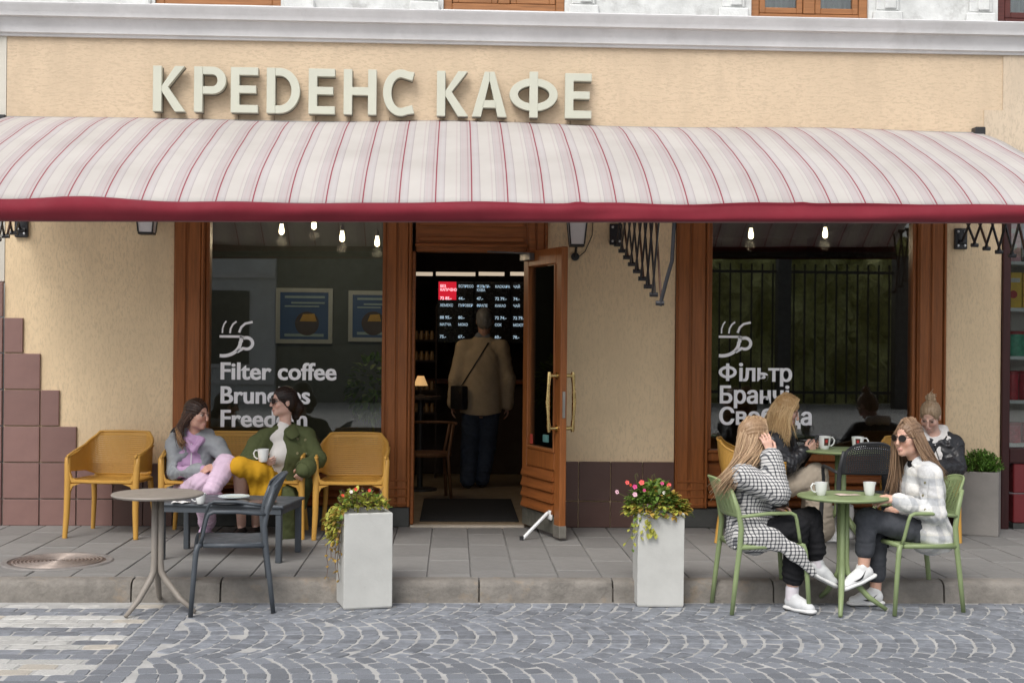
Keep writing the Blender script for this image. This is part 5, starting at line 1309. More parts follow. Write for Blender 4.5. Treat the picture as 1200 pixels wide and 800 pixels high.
class Fig:
    def __init__(s, label, joints, face, up=(0, 0, 1), skin=(.62, .36, .27), female=True, hs=1.0, vox=.0065, group=None, build=1.0):
        s.J = {k: np.asarray(v, float) for k, v in joints.items()}; J = s.J; s.face = nrm(face); s.skin = skin; s.hs = hs; s.b = build
        base = J['pelvis']; s.org = np.array([base[0], base[1], 0.0]); s.root = thing('person', label, 'person', tuple(s.org))
        s.S = Sdf(vox); s.female = female
        s.M = head(s.S, J['head'], s.face, np.asarray(up, float), hs, not female)
        sh = J['Rs']-J['Ls']; hp = J['Rhip']-J['Lhip']; s.Fc = frame(sh, J['neck']-J['chest']); s.Fp = frame(hp, J['chest']-J['pelvis'])
        s.torso(s.S, 0)
        S = s.S
        S.cap(J['neck']-s.Fc[:, 2]*.02, J['head']-s.M[:, 1]*.02-s.M[:, 2]*.06, .050*s.b, .047 if s.female else .064, .025)
        for q in 'LR':
            s.arm(S, q, 0); s.leg(S, q, 0)
    def torso(s, S, g, k=.05, hipg=0):
        J = s.J; b = s.b
        S.ell(J['pelvis'], np.array((.165, .115, .12))*b+g+hipg, s.Fp, k); S.ell((J['pelvis']*.52+J['chest']*.48), np.array((.135, .098, .13))*b+g, s.Fp, k)
        S.ell(J['chest'], np.array((.150, .105, .145))*b+g, s.Fc, k)
        if s.female:
            for sx in (-1, 1): S.ell(J['chest']+s.Fc@np.array((sx*.07, .075 if s.fwdY() else -.075, .0)), np.array((.058, .05, .058))+g*.6, s.Fc, .04)
        for q in 'LR': S.cap(J['neck']-s.Fc[:, 2]*.035, J[q+'s'], .052*b+g, .050*b+g, k*.8)
    def fwdY(s): return s.Fc[:, 1]@s.bodyf() > 0
    def bodyf(s):
        J = s.J; kn = (J['Lk']+J['Rk'])/2-J['pelvis']; f = kn if np.linalg.norm(kn[:2]) > .2 else s.face; return nrm(V3(f[0], f[1], 0))
    def arm(s, S, q, g, upto=1.0, rs=(.050, .040, .037, .0245), k=.025):
        J = s.J; b = s.b; w_ = J[q+'e']*(1-upto)+J[q+'w']*upto; r3 = rs[2]+(rs[3]-rs[2])*upto
        S.cap(J[q+'s'], J[q+'e'], rs[0]*b+g, rs[1]*b+g, k); S.cap(J[q+'e'], w_, rs[2]*b+g, r3*b+g, k)
    def leg(s, S, q, g, upto=1.0, rs=(.086, .058, .056, .036), k=.03, foot=True, calf=True):
        J = s.J; an = J[q+'k']*(1-upto)+J[q+'a']*upto; r3 = rs[2]+(rs[3]-rs[2])*upto
        S.cap(J[q+'hip'], J[q+'k'], rs[0]+g, rs[1]+g, k)
        S.cap(J[q+'k'], an, rs[2]+g, r3+g, k)
        if calf and upto > .6:
            bk = J[q+'a']-J[q+'k']; th = J[q+'k']-J[q+'hip']; n_ = -(th-bk*(th@bk)/(bk@bk)); S.cap(J[q+'k']+bk*.15+nrm(n_)*.012, J[q+'k']+bk*.5+nrm(n_)*.010, .047+g, .040+g, .03)
        if g == 0 and foot:
            d = nrm(J[q+'t']-J[q+'a']); 
            if q+'td' in J: d = nrm(J[q+'td'])
            S.cap(J[q+'a']-V3(0, 0, .035)+d*.0, J[q+'a']+d*.06-V3(0, 0, .055), .028, .020, .02)
    def cr(s, kind, am=.0055):
        J = s.J; o = []
        for q in 'LR':
            if 'a' in kind: e = J[q+'e']; a = nrm(J[q+'w']-J[q+'s']); o += [(e, a, am, .085, .036), (e*.5+J[q+'w']*.5, J[q+'w']-e, am*.6, .07, .034), (J[q+'s']*.75+e*.25-V3(0, 0, .03), V3(.5, .3, 1), am*.7, .08, .045)]
            if 't' in kind: o += [(J['pelvis']+(J[q+'hip']-J['pelvis'])*1.0, V3(.3, .2, 1), am*.8, .13, .05)]
            if 'l' in kind: k = J[q+'k']; o += [(k, J[q+'a']-J[q+'hip'], am*.9, .09, .042), (J[q+'a']*.75+k*.25, J[q+'a']-k, am*.9, .10, .04), (J[q+'hip']*.75+k*.25, k-J[q+'hip'], am*.9, .11, .05)]
        if 't' in kind: o += [(J['chest']*.5+J['pelvis']*.5, V3(.4, .2, 1), am*.8, .15, .06)]
        return o
    def body(s, **kw): s.bodyobj = s.S.build('body', m_skin, s.root, s.org, col=skin_cols(s.J['head'], s.M, s.skin, s=s.hs, **kw)); return s
    def HL(s, *v): return s.J['head']+s.M@(np.array(v)*s.hs)
    def sunglasses(s, m_l, m_f, rnd=True):
        q = MB(); o_ = s.org
        for sx in (-1, 1):
            pts = []; n = 18
            for k in range(n):
                a = 2*math.pi*k/n; x = .0245*math.cos(a); z = .0215*math.sin(a)
                if not rnd: x = .028*math.copysign(abs(math.cos(a))**.7, math.cos(a)); z = .021*math.copysign(abs(math.sin(a))**.8, math.sin(a))
                pts.append((x, z))
            f_ = [q.bm.verts.new(s.HL(sx*.033+x, .109-abs(sx*.033+x)*.22, .004+z)-o_) for x, z in pts]; b_ = [q.bm.verts.new(s.HL(sx*.033+x, .1065-abs(sx*.033+x)*.22, .004+z)-o_) for x, z in pts]
            q.bm.faces.new(f_); q.bm.faces.new(b_[::-1])
            for k in range(n): q.bm.faces.new((f_[k], b_[k], b_[(k+1) % n], f_[(k+1) % n]))
        lens = q
        g = MB(); hl = lambda *v: s.HL(*v)-o_
        for sx in (-1, 1):
            g.tube([hl(sx*.033+.0255*math.cos(t), .108-abs(sx*.033+.0255*math.cos(t))*.22, .004+.022*math.sin(t)) for t in np.linspace(0, 6.2832, 19)], .0016, 5)
            g.tube([hl(sx*.057, .096, .010), hl(sx*.074, .085, .010), hl(sx*.082, .03, .008), hl(sx*.080, -.01, .004)], .0022, 5)
        g.tube([hl(-.010, .108, .010), hl(0, .112, .013), hl(.010, .108, .010)], .0018, 5)
        fo = g.build('sunglasses', m_f, s.root, smooth=True); lens.build('lens', m_l, fo)
def cloth(name, col, rough=.85, var=.10, vs=9, bs=420, bmp=.12, **kw): return M_(name, col, rough, var, vs, bmp, bs, spec=.2, bdist=.001, **kw)
m_lens = M_('dark_lens', (.012, .010, .010), .12, .1); m_fr = M_('thin_dark_frame', (.05, .04, .035), .3, .1, metallic=.5)
m_sneak = M_('white_leather', (.76, .76, .76), .45, .04); m_sole = M_('white_rubber', (.70, .70, .69), .6, .05); m_swoosh = M_('black_shoe_mark', (.02, .02, .022), .45, .1)
m_bshoe = M_('black_shoe_leather', (.016, .015, .015), .4, .1); m_pho = M_('black_phone', (.012, .012, .014), .2, .1); m_btn = M_('olive_button', (.22, .20, .10), .4, .2)
m_leather = M_('black_leather', (.018, .018, .021), .36, .25, 30, .25, 160, bdist=.002)
def button(S, fig, parent, p, d, r=.011):
    a = S.snap(p, d); n = -nrm(d); q = MB(); Mx = Matrix.Translation(Vector(a-fig.org)) @ Vector(n).to_track_quat('Z', 'Y').to_matrix().to_4x4(); q.lathe([(r, -.003), (r, .002), (r*.8, .0035), (r*.7, .002), (0, .002)], 12, M=Mx); q.build('button', m_btn, parent, smooth=40)
def sheet(pts_rows, thick, name, m, parent, org, sub=1):
    q = MB(); R_ = [[q.bm.verts.new(np.asarray(p)-org) for p in row] for row in pts_rows]
    for i in range(len(R_)-1):
        for j in range(len(R_[0])-1): q.bm.faces.new((R_[i][j], R_[i+1][j], R_[i+1][j+1], R_[i][j+1]))
    o = q.build(name, m, parent, smooth=True, solid=thick)
    if sub: md = o.modifiers.new('soft', 'SUBSURF'); md.levels = sub; md.render_levels = sub
    return o
def phone(p, d, n, lab):
    d = nrm(d); n = nrm(n-d*(n@d)); t = np.cross(d, n); Mx = Matrix(np.stack([t, d, n], 1)).to_4x4(); Mx.translation = Vector(p); q = MB().box(-.036, .036, -.074, .074, -.0045, .0045, .004)
    o = q.build('phone', m_pho, None); o.matrix_world = Mx; tag(o, lab, 'phone'); return o

# ---------------------------------------------------------------- woman in pale plaid jacket (front right)
J = dict(pelvis=P_(1089, 624, -2.66), chest=P_(1083, 571, -2.66), neck=P_(1076, 541, -2.67), head=P_(1064, 513, -2.69),
 Ls=P_(1090, 556, -2.83), Le=P_(1096, 602, -2.87), Lw=P_(1049, 585, -2.86), Rs=P_(1069, 554, -2.50), Re=P_(1072, 600, -2.48), Rw=P_(1056, 597, -2.68),
 Lhip=P_(1086, 626, -2.75), Lk=P_(1016, 607, -2.79), La=P_(1012, 665, -2.80), Lt=P_(990, 676, -2.80), Rhip=P_(1086, 626, -2.57), Rk=P_(1029, 610, -2.64), Ra=P_(1026, 692, -2.64), Rt=P_(1000, 704, -2.66))
J['Ltd'] = V3(-1, -.10, -.42); J['Rtd'] = V3(-1, -.12, -.05)
J['Ra'][2] = ZR+.10
w4 = Fig('woman in pale plaid jacket and round sunglasses at right of the front green table', J, (-.84, -.54, -.02), skin=(.66, .40, .30))
hand(w4.S, J['Lw'], V3(-1, .1, -.05), V3(-.1, -.6, .8), V3(0, .5, 1), .45); hand(w4.S, J['Rw'], V3(-.9, -.35, -.1), V3(-.2, -.5, .7), V3(0, .5, .8), .6)
w4.body()
S = Sdf(.0075); w4.torso(S, .024, hipg=.008); w4.arm(S, 'L', .020, .90, rs=(.056, .050, .046, .032)); w4.arm(S, 'R', .022, .95, rs=(.056, .050, .050, .040))
S.ell(J['pelvis']+V3(-.01, 0, .0), (.135, .19, .12), None, .05); S.cap(J['pelvis']+V3(-.08, -.14, .02), J['pelvis']+V3(.05, -.14, -.045), .065, .06, .05); S.cap(J['pelvis']+V3(-.08, .14, .02), J['pelvis']+V3(.05, .13, -.04), .06, .06, .05); S.cap(J['pelvis']+V3(-.3, 0, -.20), J['pelvis']+V3(.3, 0, -.20), .095, .095, .01, None, -1)
S.ell(J['neck']+V3(-.045, -.02, .055), (.06, .055, .09), None, .02, -1)
m_plaid, nt, b = newmat('pale_plaid_wool'); tc = N(nt, 'ShaderNodeTexCoord'); sx = N(nt, 'ShaderNodeSeparateXYZ'); nt.links.new(tc.outputs['Object'], sx.inputs[0])
xy = math_(nt, 'ADD', sx.outputs['X'], math_(nt, 'MULTIPLY', sx.outputs['Y'], .8)); s1 = ramp(nt, math_(nt, 'FRACT', math_(nt, 'MULTIPLY', xy, 8.5)), [(0, (1, 1, 1)), (.42, (1, 1, 1)), (.47, (.72, .73, .75)), (.80, (.72, .73, .76)), (.86, (.93, .92, .90)), (1, (1, 1, 1))]); s2 = ramp(nt, math_(nt, 'FRACT', math_(nt, 'MULTIPLY', sx.outputs['Z'], 8.0)), [(0, (1, 1, 1)), (.42, (1, 1, 1)), (.47, (.76, .78, .80)), (.80, (.75, .77, .80)), (.86, (.93, .92, .88)), (1, (1, 1, 1))])
cl = mix(nt, mix(nt, (.80, .79, .765), s1, 1, 'MULTIPLY'), s2, 1, 'MULTIPLY'); nz = noise(nt, coords(nt), 90, 3); cl = mix(nt, cl, ramp(nt, nz, [(.35, (.86, .86, .86)), (.65, (1, 1, 1))]), 1, 'MULTIPLY')
nt.links.new(cl, b.inputs['Base Color']); b.inputs['Roughness'].default_value = .95; b.inputs['Sheen Weight'].default_value = .25; b.inputs['Specular IOR Level'].default_value = .1; bump(nt, b, nz, .25, .002)
jk = S.build('jacket', m_plaid, w4.root, w4.org, cr=w4.cr('at'), wr=.0045, wl=.085, seed=4)
# collar wings, placket edge, chest pocket flap
nk = J['neck']
sheet([[nk+V3(-.075, -.045, -.01), nk+V3(-.062, -.085, -.030), nk+V3(-.035, -.115, -.055)], [nk+V3(-.045, -.065, .045), nk+V3(-.02, -.098, .022), nk+V3(.012, -.125, -.02)], [nk+V3(.02, -.085, .055), nk+V3(.045, -.10, .03), nk+V3(.065, -.11, -.005)], [nk+V3(.065, -.03, .055), nk+V3(.085, -.04, .03), nk+V3(.10, -.05, .0)], [nk+V3(.06, .04, .05), nk+V3(.08, .045, .03), nk+V3(.095, .055, .0)]], .006, 'collar', m_plaid, jk, w4.org)
def strip(S, pts, d, wd, name, m, parent, fig, th=.004):
    rows = []
    for p, sd in pts: a = S.snap(np.asarray(p)-np.asarray(sd)*wd/2, d); c = S.snap(np.asarray(p)+np.asarray(sd)*wd/2, d); rows.append([a-nrm(d)*.003, (a+c)/2-nrm(d)*.005, c-nrm(d)*.003])
    return sheet(rows, th, name, m, parent, fig.org, 1)
ch = J['chest']; strip(S, [(ch+V3(-.07-.02*t, -.5, .10-.30*t), V3(1, 0, 0)) for t in np.linspace(0, 1, 8)], V3(0, 1, 0), .03, 'placket', m_plaid, jk, w4)
strip(S, [(ch+V3(.015+.006*t, -.5, .03-.055*t), V3(1, 0, .15)) for t in np.linspace(0, 1, 4)], V3(0, 1, 0), .085, 'pocket_flap', m_plaid, jk, w4)
for t in (.05, .35, .65): button(S, w4, jk, ch+V3(-.075-.02*t, -.5, .07-.28*t), V3(0, 1, 0), .008)
tp = Sdf(.008); w4.torso(tp, .012); tp.cap(nk-V3(.0, 0, .05), nk+V3(-.01, -.0, .012), .066, .056, .02); tp.build('black_top', cloth('black_knit', (.014, .014, .016)), w4.root, w4.org)
m_jean = cloth('washed_black_denim', (.062, .066, .076), var=.3, vs=12); S = Sdf(.0075); S.ell(J['pelvis'], np.array((.172, .125, .12)), w4.Fp, .04)
for q in 'LR': w4.leg(S, q, .010, .57 if q == 'L' else .70, k=.02, calf=False, rs=(.084, .062, .060, .046))
tr = S.build('trousers', m_jean, w4.root, w4.org, cr=w4.cr('l', .0042), wr=.004, wl=.06, seed=7)
for q in 'LR':
    e_ = .57 if q == 'L' else .70; a = J[q+'k']*(1-e_+.02)+J[q+'a']*(e_-.02); c = J[q+'k']*(1-e_-.07)+J[q+'a']*(e_+.07); Sc = Sdf(.006); Sc.cap(a, c, .0635, .0625, .01); Sc.build('turned_cuff', m_jean, tr, w4.org)
shoe('shoe', w4.root, w4.org, J['La'], J['Ltd'], nrm(J['Lk']-J['La'])+V3(-.3, 0, .3), m_sneak, m_sole, swoosh=m_swoosh); shoe('shoe', w4.root, w4.org, V3(*J['Ra'][:2], ZR+.090), V3(-1, -.12, 0), V3(0, 0, 1), m_sneak, m_sole, swoosh=m_swoosh)
w4.sunglasses(m_lens, m_fr)
m_h4 = hairmat('light_brown_hair', (.15, .088, .052), (.33, .215, .135))
S, L = hair_cap(J['head'], w4.M, grow=.006, face=(.067, .092, .125)); S.build('hair', m_h4, w4.root, w4.org, dispf=groove(J['head'], w4.M))
top = L(0, .03, .125)
G = lambda *ps: [np.asarray(p) for p in ps]
locks('hair_lengths', m_h4, w4.root, w4.org, [G(L(.0, .055, .122), L(.052, .062, .075), L(.078, .050, -.0), L(.080, .048, -.06), L(.075, .045, -.12), P_(1050, 560, -2.62), P_(1040, 590, -2.60)), G(L(.0, .03, .130), L(.066, .03, .085), L(.090, .01, .0), L(.090, .01, -.06), P_(1052, 555, -2.58), P_(1044, 588, -2.57)), G(L(.01, 0, .125), L(.078, -.02, .05), L(.09, -.04, -.06), P_(1066, 550, -2.54), P_(1062, 580, -2.53))], 110, .0048, .009, 1)
locks('hair_lengths', m_h4, w4.root, w4.org, [G(L(.0, .055, .122), L(-.052, .055, .085), L(-.082, .035, .02), L(-.086, .01, -.07), P_(1090, 545, -2.79), P_(1103, 560, -2.78)), G(L(-.0, .02, .133), L(-.066, .015, .088), L(-.090, -.01, .0), L(-.092, -.02, -.07), P_(1093, 543, -2.76), P_(1106, 562, -2.72)), G(L(-.0, -.03, .135), L(-.068, -.05, .085), L(-.088, -.06, .0), L(-.088, -.075, -.07), P_(1097, 543, -2.7), P_(1106, 568, -2.66)), G(L(0, -.06, .128), L(-.03, -.118, .06), L(-.025, -.125, -.06), P_(1092, 545, -2.62), P_(1100, 572, -2.58)), G(L(.02, -.05, .115), L(.05, -.10, .03), L(.05, -.10, -.06), P_(1084, 545, -2.58), P_(1090, 570, -2.55))], 260, .0048, .009, 2)

# ---------------------------------------------------------------- woman in houndstooth coat (front left)
J = dict(pelvis=P_(882, 624, -2.74), chest=P_(879, 577, -2.73), neck=P_(880, 545, -2.72), head=P_(885, 512, -2.71),
 Rs=P_(871, 558, -2.90), Re=P_(911, 577, -2.94), Rw=P_(903, 533, -2.86), Ls=P_(887, 556, -2.56), Le=P_(897, 596, -2.53), Lw=P_(905, 596, -2.70),
 Rhip=P_(890, 628, -2.83), Rk=P_(934, 616, -2.84), Ra=P_(928, 690, -2.80), Rt=P_(934, 702, -2.95), Lhip=P_(892, 628, -2.65), Lk=P_(949, 608, -2.73), La=P_(957, 659, -2.745), Lt=P_(978, 672, -2.75))
J['Ltd'] = V3(1, -.02, -.55); J['Rtd'] = V3(.55, -.84, 0)
J['Ra'][2] = ZR+.10
w3 = Fig('woman in houndstooth coat at left of the front green table, hand raised to her face', J, (.93, .34, -.05), skin=(.64, .39, .30))
hand(w3.S, J['Rw'], V3(-.22, .20, 1), V3(.2, -.95, .2), V3(1, .3, 0), .30, .16); hand(w3.S, J['Lw'], V3(1, -.35, .15), V3(0, .3, 1), V3(0, -.6, 1), .65)
w3.body()
phone(P_(911, 591, -2.74), V3(1, -.3, .2), V3(-.2, -.5, 1), 'black phone held in the lap of the woman in the houndstooth coat')
m_check, nt, b = newmat('houndstooth_wool'); tc = N(nt, 'ShaderNodeTexCoord'); sx = N(nt, 'ShaderNodeSeparateXYZ'); nt.links.new(tc.outputs['Object'], sx.inputs[0]); FQ = 2*math.pi/.0228
geo = N(nt, 'ShaderNodeNewGeometry')
def stripe(v): return ramp(nt, math_(nt, 'SINE', math_(nt, 'MULTIPLY', v, FQ)), [(.40, (0, 0, 0)), (.60, (1, 1, 1))])
sa = stripe(math_(nt, 'ADD', sx.outputs['X'], math_(nt, 'MULTIPLY', sx.outputs['Y'], .85))); sb = stripe(math_(nt, 'ADD', sx.outputs['Z'], math_(nt, 'MULTIPLY', sx.outputs['Y'], .25)))
tot = math_(nt, 'MULTIPLY', math_(nt, 'ADD', sa, sb), .5); nz = noise(nt, coords(nt), 120, 2)
nt.links.new(ramp(nt, tot, [(.0, (.56, .55, .535)), (.32, (.50, .495, .48)), (.5, (.15, .153, .163)), (.68, (.060, .062, .070)), (1, (.034, .035, .04))]), b.inputs['Base Color']); b.inputs['Roughness'].default_value = .95; b.inputs['Specular IOR Level'].default_value = .1; bump(nt, b, nz, .2, .002)
S = Sdf(.0075); w3.torso(S, .026, hipg=.010); w3.arm(S, 'R', .024, .90, rs=(.060, .058, .056, .050)); w3.arm(S, 'L', .022, .92, rs=(.056, .050, .048, .042))
S.cap(J['chest']+V3(-.045, 0, -.06), J['pelvis']+V3(-.055, 0, .0), .105, .115, .05, (V3(0, 1, 0), 1.0)); S.cap(J['pelvis']+V3(-.10, -.13, -.02), J['pelvis']+V3(.09, -.15, -.03), .060, .062, .05); S.cap(J['pelvis']+V3(-.10, .11, -.02), J['pelvis']+V3(.10, .11, .01), .06, .06, .05); S.cap(J['pelvis']+V3(-.14, -.15, -.065), J['pelvis']+V3(-.14, .12, -.065), .026, .026, .03); S.cap(J['pelvis']+V3(-.4, 0, -.20), J['pelvis']+V3(.06, 0, -.20), .105, .105, .02, None, -1)
S.chain([P_(874, 616, -2.88), P_(905, 630, -2.93), P_(933, 648, -2.95), P_(953, 671, -2.95)], [.060, .052, .044, .026], .03, (V3(.1, 1, .1), .36))

S.ell(J['neck']+V3(.05, 0, .045), (.055, .055, .06), None, .02, -1)
ct_ = S.build('coat', m_check, w3.root, w3.org, cr=w3.cr('at'), wr=.0045, wl=.08, seed=9)
q = Sdf(.006); cf = J['Re']*.14+J['Rw']*.86; q.cap(cf, J['Re']*.06+J['Rw']*.94, .052, .051, .008); q.build('cuff', m_check, ct_, w3.org)
m_blk = cloth('black_trouser_cloth', (.013, .013, .015), var=.2); S = Sdf(.0075); S.ell(J['pelvis'], np.array((.150, .085, .095)), w3.Fp, .04)
for q in 'LR': w3.leg(S, q, .014, .72, k=.02, calf=False, rs=(.088, .068, .064, .058))
S.build('trousers', m_blk, w3.root, w3.org, cr=w3.cr('l'), wr=.004, wl=.07, seed=3)
for q in 'LR':
    Sk = Sdf(.006); Sk.cap(J[q+'k']*.09+J[q+'a']*.91, J[q+'a']-V3(0, 0, .02), .043, .042, .01); Sk.build('sock', cloth('white_sock', (.66, .62, .66)), w3.root, w3.org)
m_sneak2 = M_('grey_white_runner', (.60, .61, .62), .6, .1, 12, .1, 60)
shoe('shoe', w3.root, w3.org, J['La'], J['Ltd'], nrm(J['Lk']-J['La'])+V3(.35, 0, .3), m_sneak2, m_sole); shoe('shoe', w3.root, w3.org, V3(*J['Ra'][:2], ZR+.090), J['Rtd'], V3(0, 0, 1), m_sneak2, m_sole)
m_h3 = hairmat('dark_blonde_hair', (.24, .145, .080), (.50, .345, .21), (60, 60, 4))
S, L = hair_cap(J['head'], w3.M, grow=.012); S.build('hair', m_h3, w3.root, w3.org, dispf=groove(J['head'], w3.M))
e1 = lambda x, y, d: P_(x, y, d)
locks('hair_lengths', m_h3, w3.root, w3.org, [G(L(.01, .06, .122), L(.06, .06, .08), L(.084, .055, .01), L(.086, .04, -.05), e1(887, 540, -2.86), e1(876, 552, -2.90), e1(868, 562, -2.93)), G(L(.01, .02, .134), L(.068, .02, .09), L(.094, .02, .01), L(.094, 0, -.07), e1(872, 545, -2.92), e1(856, 565, -2.95), e1(846, 578, -2.93)), G(L(.0, -.02, .137), L(.068, -.035, .09), L(.093, -.045, .01), L(.09, -.05, -.07), e1(864, 548, -2.90), e1(848, 566, -2.93), e1(838, 582, -2.90)), G(L(.0, -.05, .132), L(.045, -.10, .08), L(.06, -.118, .0), L(.05, -.115, -.08), e1(860, 548, -2.82), e1(845, 566, -2.84), e1(836, 574, -2.82)), G(L(0, -.06, .130), L(.0, -.118, .08), L(0, -.134, .0), L(-.01, -.125, -.09), e1(862, 550, -2.72), e1(850, 566, -2.72), e1(846, 572, -2.7)), G(L(-.02, -.05, .115), L(-.06, -.09, .02), L(-.07, -.08, -.09), e1(876, 552, -2.62), e1(870, 568, -2.6), e1(866, 576, -2.6))], 460, .0050, .010, 5)
locks('hair_lengths', m_h3, w3.root, w3.org, [G(L(.0, .05, .115), L(-.06, .06, .03), L(-.075, .05, -.06), e1(893, 545, -2.62), e1(892, 560, -2.6)), G(L(.0, .03, .12), L(-.075, .02, .03), L(-.085, .0, -.06), e1(890, 545, -2.58), e1(888, 562, -2.57))], 30, .007, .008, 6)

# ---------------------------------------------------------------- woman in lilac with grey jacket (bench, left)
J = dict(pelvis=P_(222, 577, -.40), chest=P_(227, 539, -.54), neck=P_(228, 511, -.60), head=P_(231, 485, -.64),
 Rs=P_(205, 521, -.56), Re=P_(206, 553, -.70), Rw=P_(238, 550, -.88), Ls=P_(254, 522, -.60), Le=P_(268, 546, -.70), Lw=P_(255, 547, -.88),
 Rhip=P_(212, 580, -.45), Rk=P_(237, 566, -.90), Ra=P_(243, 612, -.52), Rt=P_(241, 626, -.85), Lhip=P_(234, 580, -.45), Lk=P_(265, 545, -.92), La=P_(247, 575, -1.10), Lt=P_(235, 580, -1.2))
J['Ltd'] = V3(-.75, -.6, -.25); J['Rtd'] = V3(-.1, -1, 0)
J['Ra'][2] = .095
w1 = Fig('woman in grey raincoat, lilac hoodie and lilac trousers on the yellow bench', J, (.86, -.48, -.10), skin=(.58, .33, .25), vox=.007)
hand(w1.S, J['Rw'], V3(.9, -.3, .05), V3(-.1, -.6, .8), V3(0, .4, 1), .5); hand(w1.S, J['Lw'], V3(-.8, -.4, -.1), V3(0, -.6, .8), V3(0, .4, 1), .5)
w1.body(brow=(.05, .03, .02))
m_lil = cloth('lilac_sweat_cotton', (.50, .32, .50), var=.10, vs=7); m_lil2 = cloth('pale_lilac_cotton', (.60, .45, .57), var=.12, vs=7)
S = Sdf(.0075); w1.torso(S, .018); S.cap(J['neck']-V3(0, 0, .03), J['neck']+V3(0, -.01, .02), .078, .064, .03); w1.arm(S, 'R', .012, 1.0); w1.arm(S, 'L', .012, 1.0); S.ell(J['neck']+V3(.02, -.03, .06), (.058, .058, .05), None, .015, -1)
S.cap(J['neck']+V3(-.07, -.08, -.02), J['neck']+V3(.02, -.12, -.10), .026, .024, .02); S.cap(J['neck']+V3(.07, -.07, -.02), J['neck']+V3(.02, -.12, -.10), .026, .024, .02); S.cap(J['neck']+V3(-.08, -.0, .0), J['neck']+V3(.08, .02, .0), .03, .03, .03)
hd_ = S.build('hoodie', m_lil, w1.root, w1.org, wr=.005, wl=.07, seed=21)
q = MB(); q.tube([Vector(J['neck']+V3(.00, -.115, -.05)-w1.org), Vector(J['chest']+V3(.01, -.155, .02)-w1.org), Vector(J['chest']+V3(.005, -.15, -.08)-w1.org)], .004, 6); q.build('drawstring', m_white, hd_)
S = Sdf(.008); w1.torso(S, .026, hipg=.010); w1.arm(S, 'R', .018, .88, rs=(.056, .050, .048, .040)); w1.arm(S, 'L', .018, .88, rs=(.054, .050, .048, .040))
S.cap(J['neck']+V3(-.11, .03, .01), J['neck']+V3(.10, .05, .01), .06, .055, .04); S.cap(J['pelvis']+V3(-.13, -.12, .0), J['pelvis']+V3(-.09, -.22, -.05), .075, .05, .04)
S.chain([J['neck']+V3(-.135, -.01, .025), J['neck']+V3(-.15, .05, .0), J['neck']+V3(-.08, .10, -.01)], [.04, .05, .05], .03)
cf = J['chest']; S.chain([J['neck']+V3(.01, -.16, .05), cf+V3(.01, -.20, 0), J['pelvis']+V3(.03, -.22, .02)], [.100, .095, .11], .02); S.pr = [p[:-1]+(-1,) if i >= len(S.pr)-2 else p for i, p in enumerate(S.pr)]
m_gj = cloth('grey_rain_shell', (.27, .285, .30), rough=.6, var=.12)
gj = S.build('jacket', m_gj, w1.root, w1.org, cr=w1.cr('at', .007), wr=.0065, wl=.075, seed=22)
S = Sdf(.006); S.chain([J['neck']+V3(-.145, -.02, .045), J['neck']+V3(-.175, .05, .02)], [.03, .03], .02); S.build('hood_lining', cloth('dark_lining', (.03, .032, .036)), gj, w1.org)
S = Sdf(.0075); S.ell(J['pelvis'], np.array((.172, .125, .12)), w1.Fp, .04); w1.leg(S, 'L', .020, .94, k=.02, calf=False, rs=(.090, .070, .066, .048)); w1.leg(S, 'R', .020, .97, k=.02, calf=False, rs=(.090, .070, .066, .052))
S.build('trousers', m_lil2, w1.root, w1.org, cr=w1.cr('l', .006), wr=.005, wl=.07, seed=23)
m_pshoe = M_('mauve_shoe', (.16, .09, .13), .6, .2, 20); m_lsh = M_('lilac_boot', (.46, .33, .46), .7, .35, 30)
shoe('shoe', w1.root, w1.org, J['La'], J['Ltd'], nrm(J['Lk']-J['La']), m_pshoe, m_sole, .24, low=True); shoe('shoe', w1.root, w1.org, V3(*J['Ra'][:2], .088), J['Rtd'], V3(0, 0, 1), m_lsh, m_lil2, .24)
m_h1 = hairmat('dark_brown_hair', (.020, .010, .007), (.095, .045, .026))
def ex(S, L): S.cap(L(.05, -.07, -.03), L(.070, -.05, -.09), .035, .025, .03)
S, L = hair_cap(J['head'], w1.M, grow=.008, extra=ex, face=(.069, .094, .125)); S.build('hair', m_h1, w1.root, w1.org, dispf=groove(J['head'], w1.M))
locks('hair_lengths', m_h1, w1.root, w1.org, [G(L(.0, .06, .108), L(.06, .055, .05), L(.082, .0, -.02), P_(211, 500, -.69), P_(212, 512, -.73), P_(216, 524, -.74)), G(L(0, .03, .122), L(.075, .02, .05), L(.088, -.03, -.03), P_(207, 500, -.67), P_(208, 512, -.72), P_(212, 522, -.74)), G(L(0, -.03, .124), L(.07, -.06, .04), L(.085, -.07, -.04), P_(205, 502, -.64), P_(208, 513, -.70), P_(213, 521, -.73)), G(L(-.02, .02, .12), L(-.05, -.09, .04), L(.03, -.10, -.06), P_(205, 503, -.62), P_(208, 514, -.70), P_(214, 525, -.73))], 200, .0045, .007, 8, tipj=.008)
m_h1t = hairmat('lighter_hair_ends', (.12, .06, .03), (.34, .19, .08))
locks('hair_ends', m_h1t, w1.root, w1.org, [G(P_(209, 500, -.69), P_(211, 512, -.735), P_(217, 526, -.745)), G(P_(206, 502, -.67), P_(208, 513, -.725), P_(213, 523, -.745))], 26, .0055, .007, 9, tipj=.012)

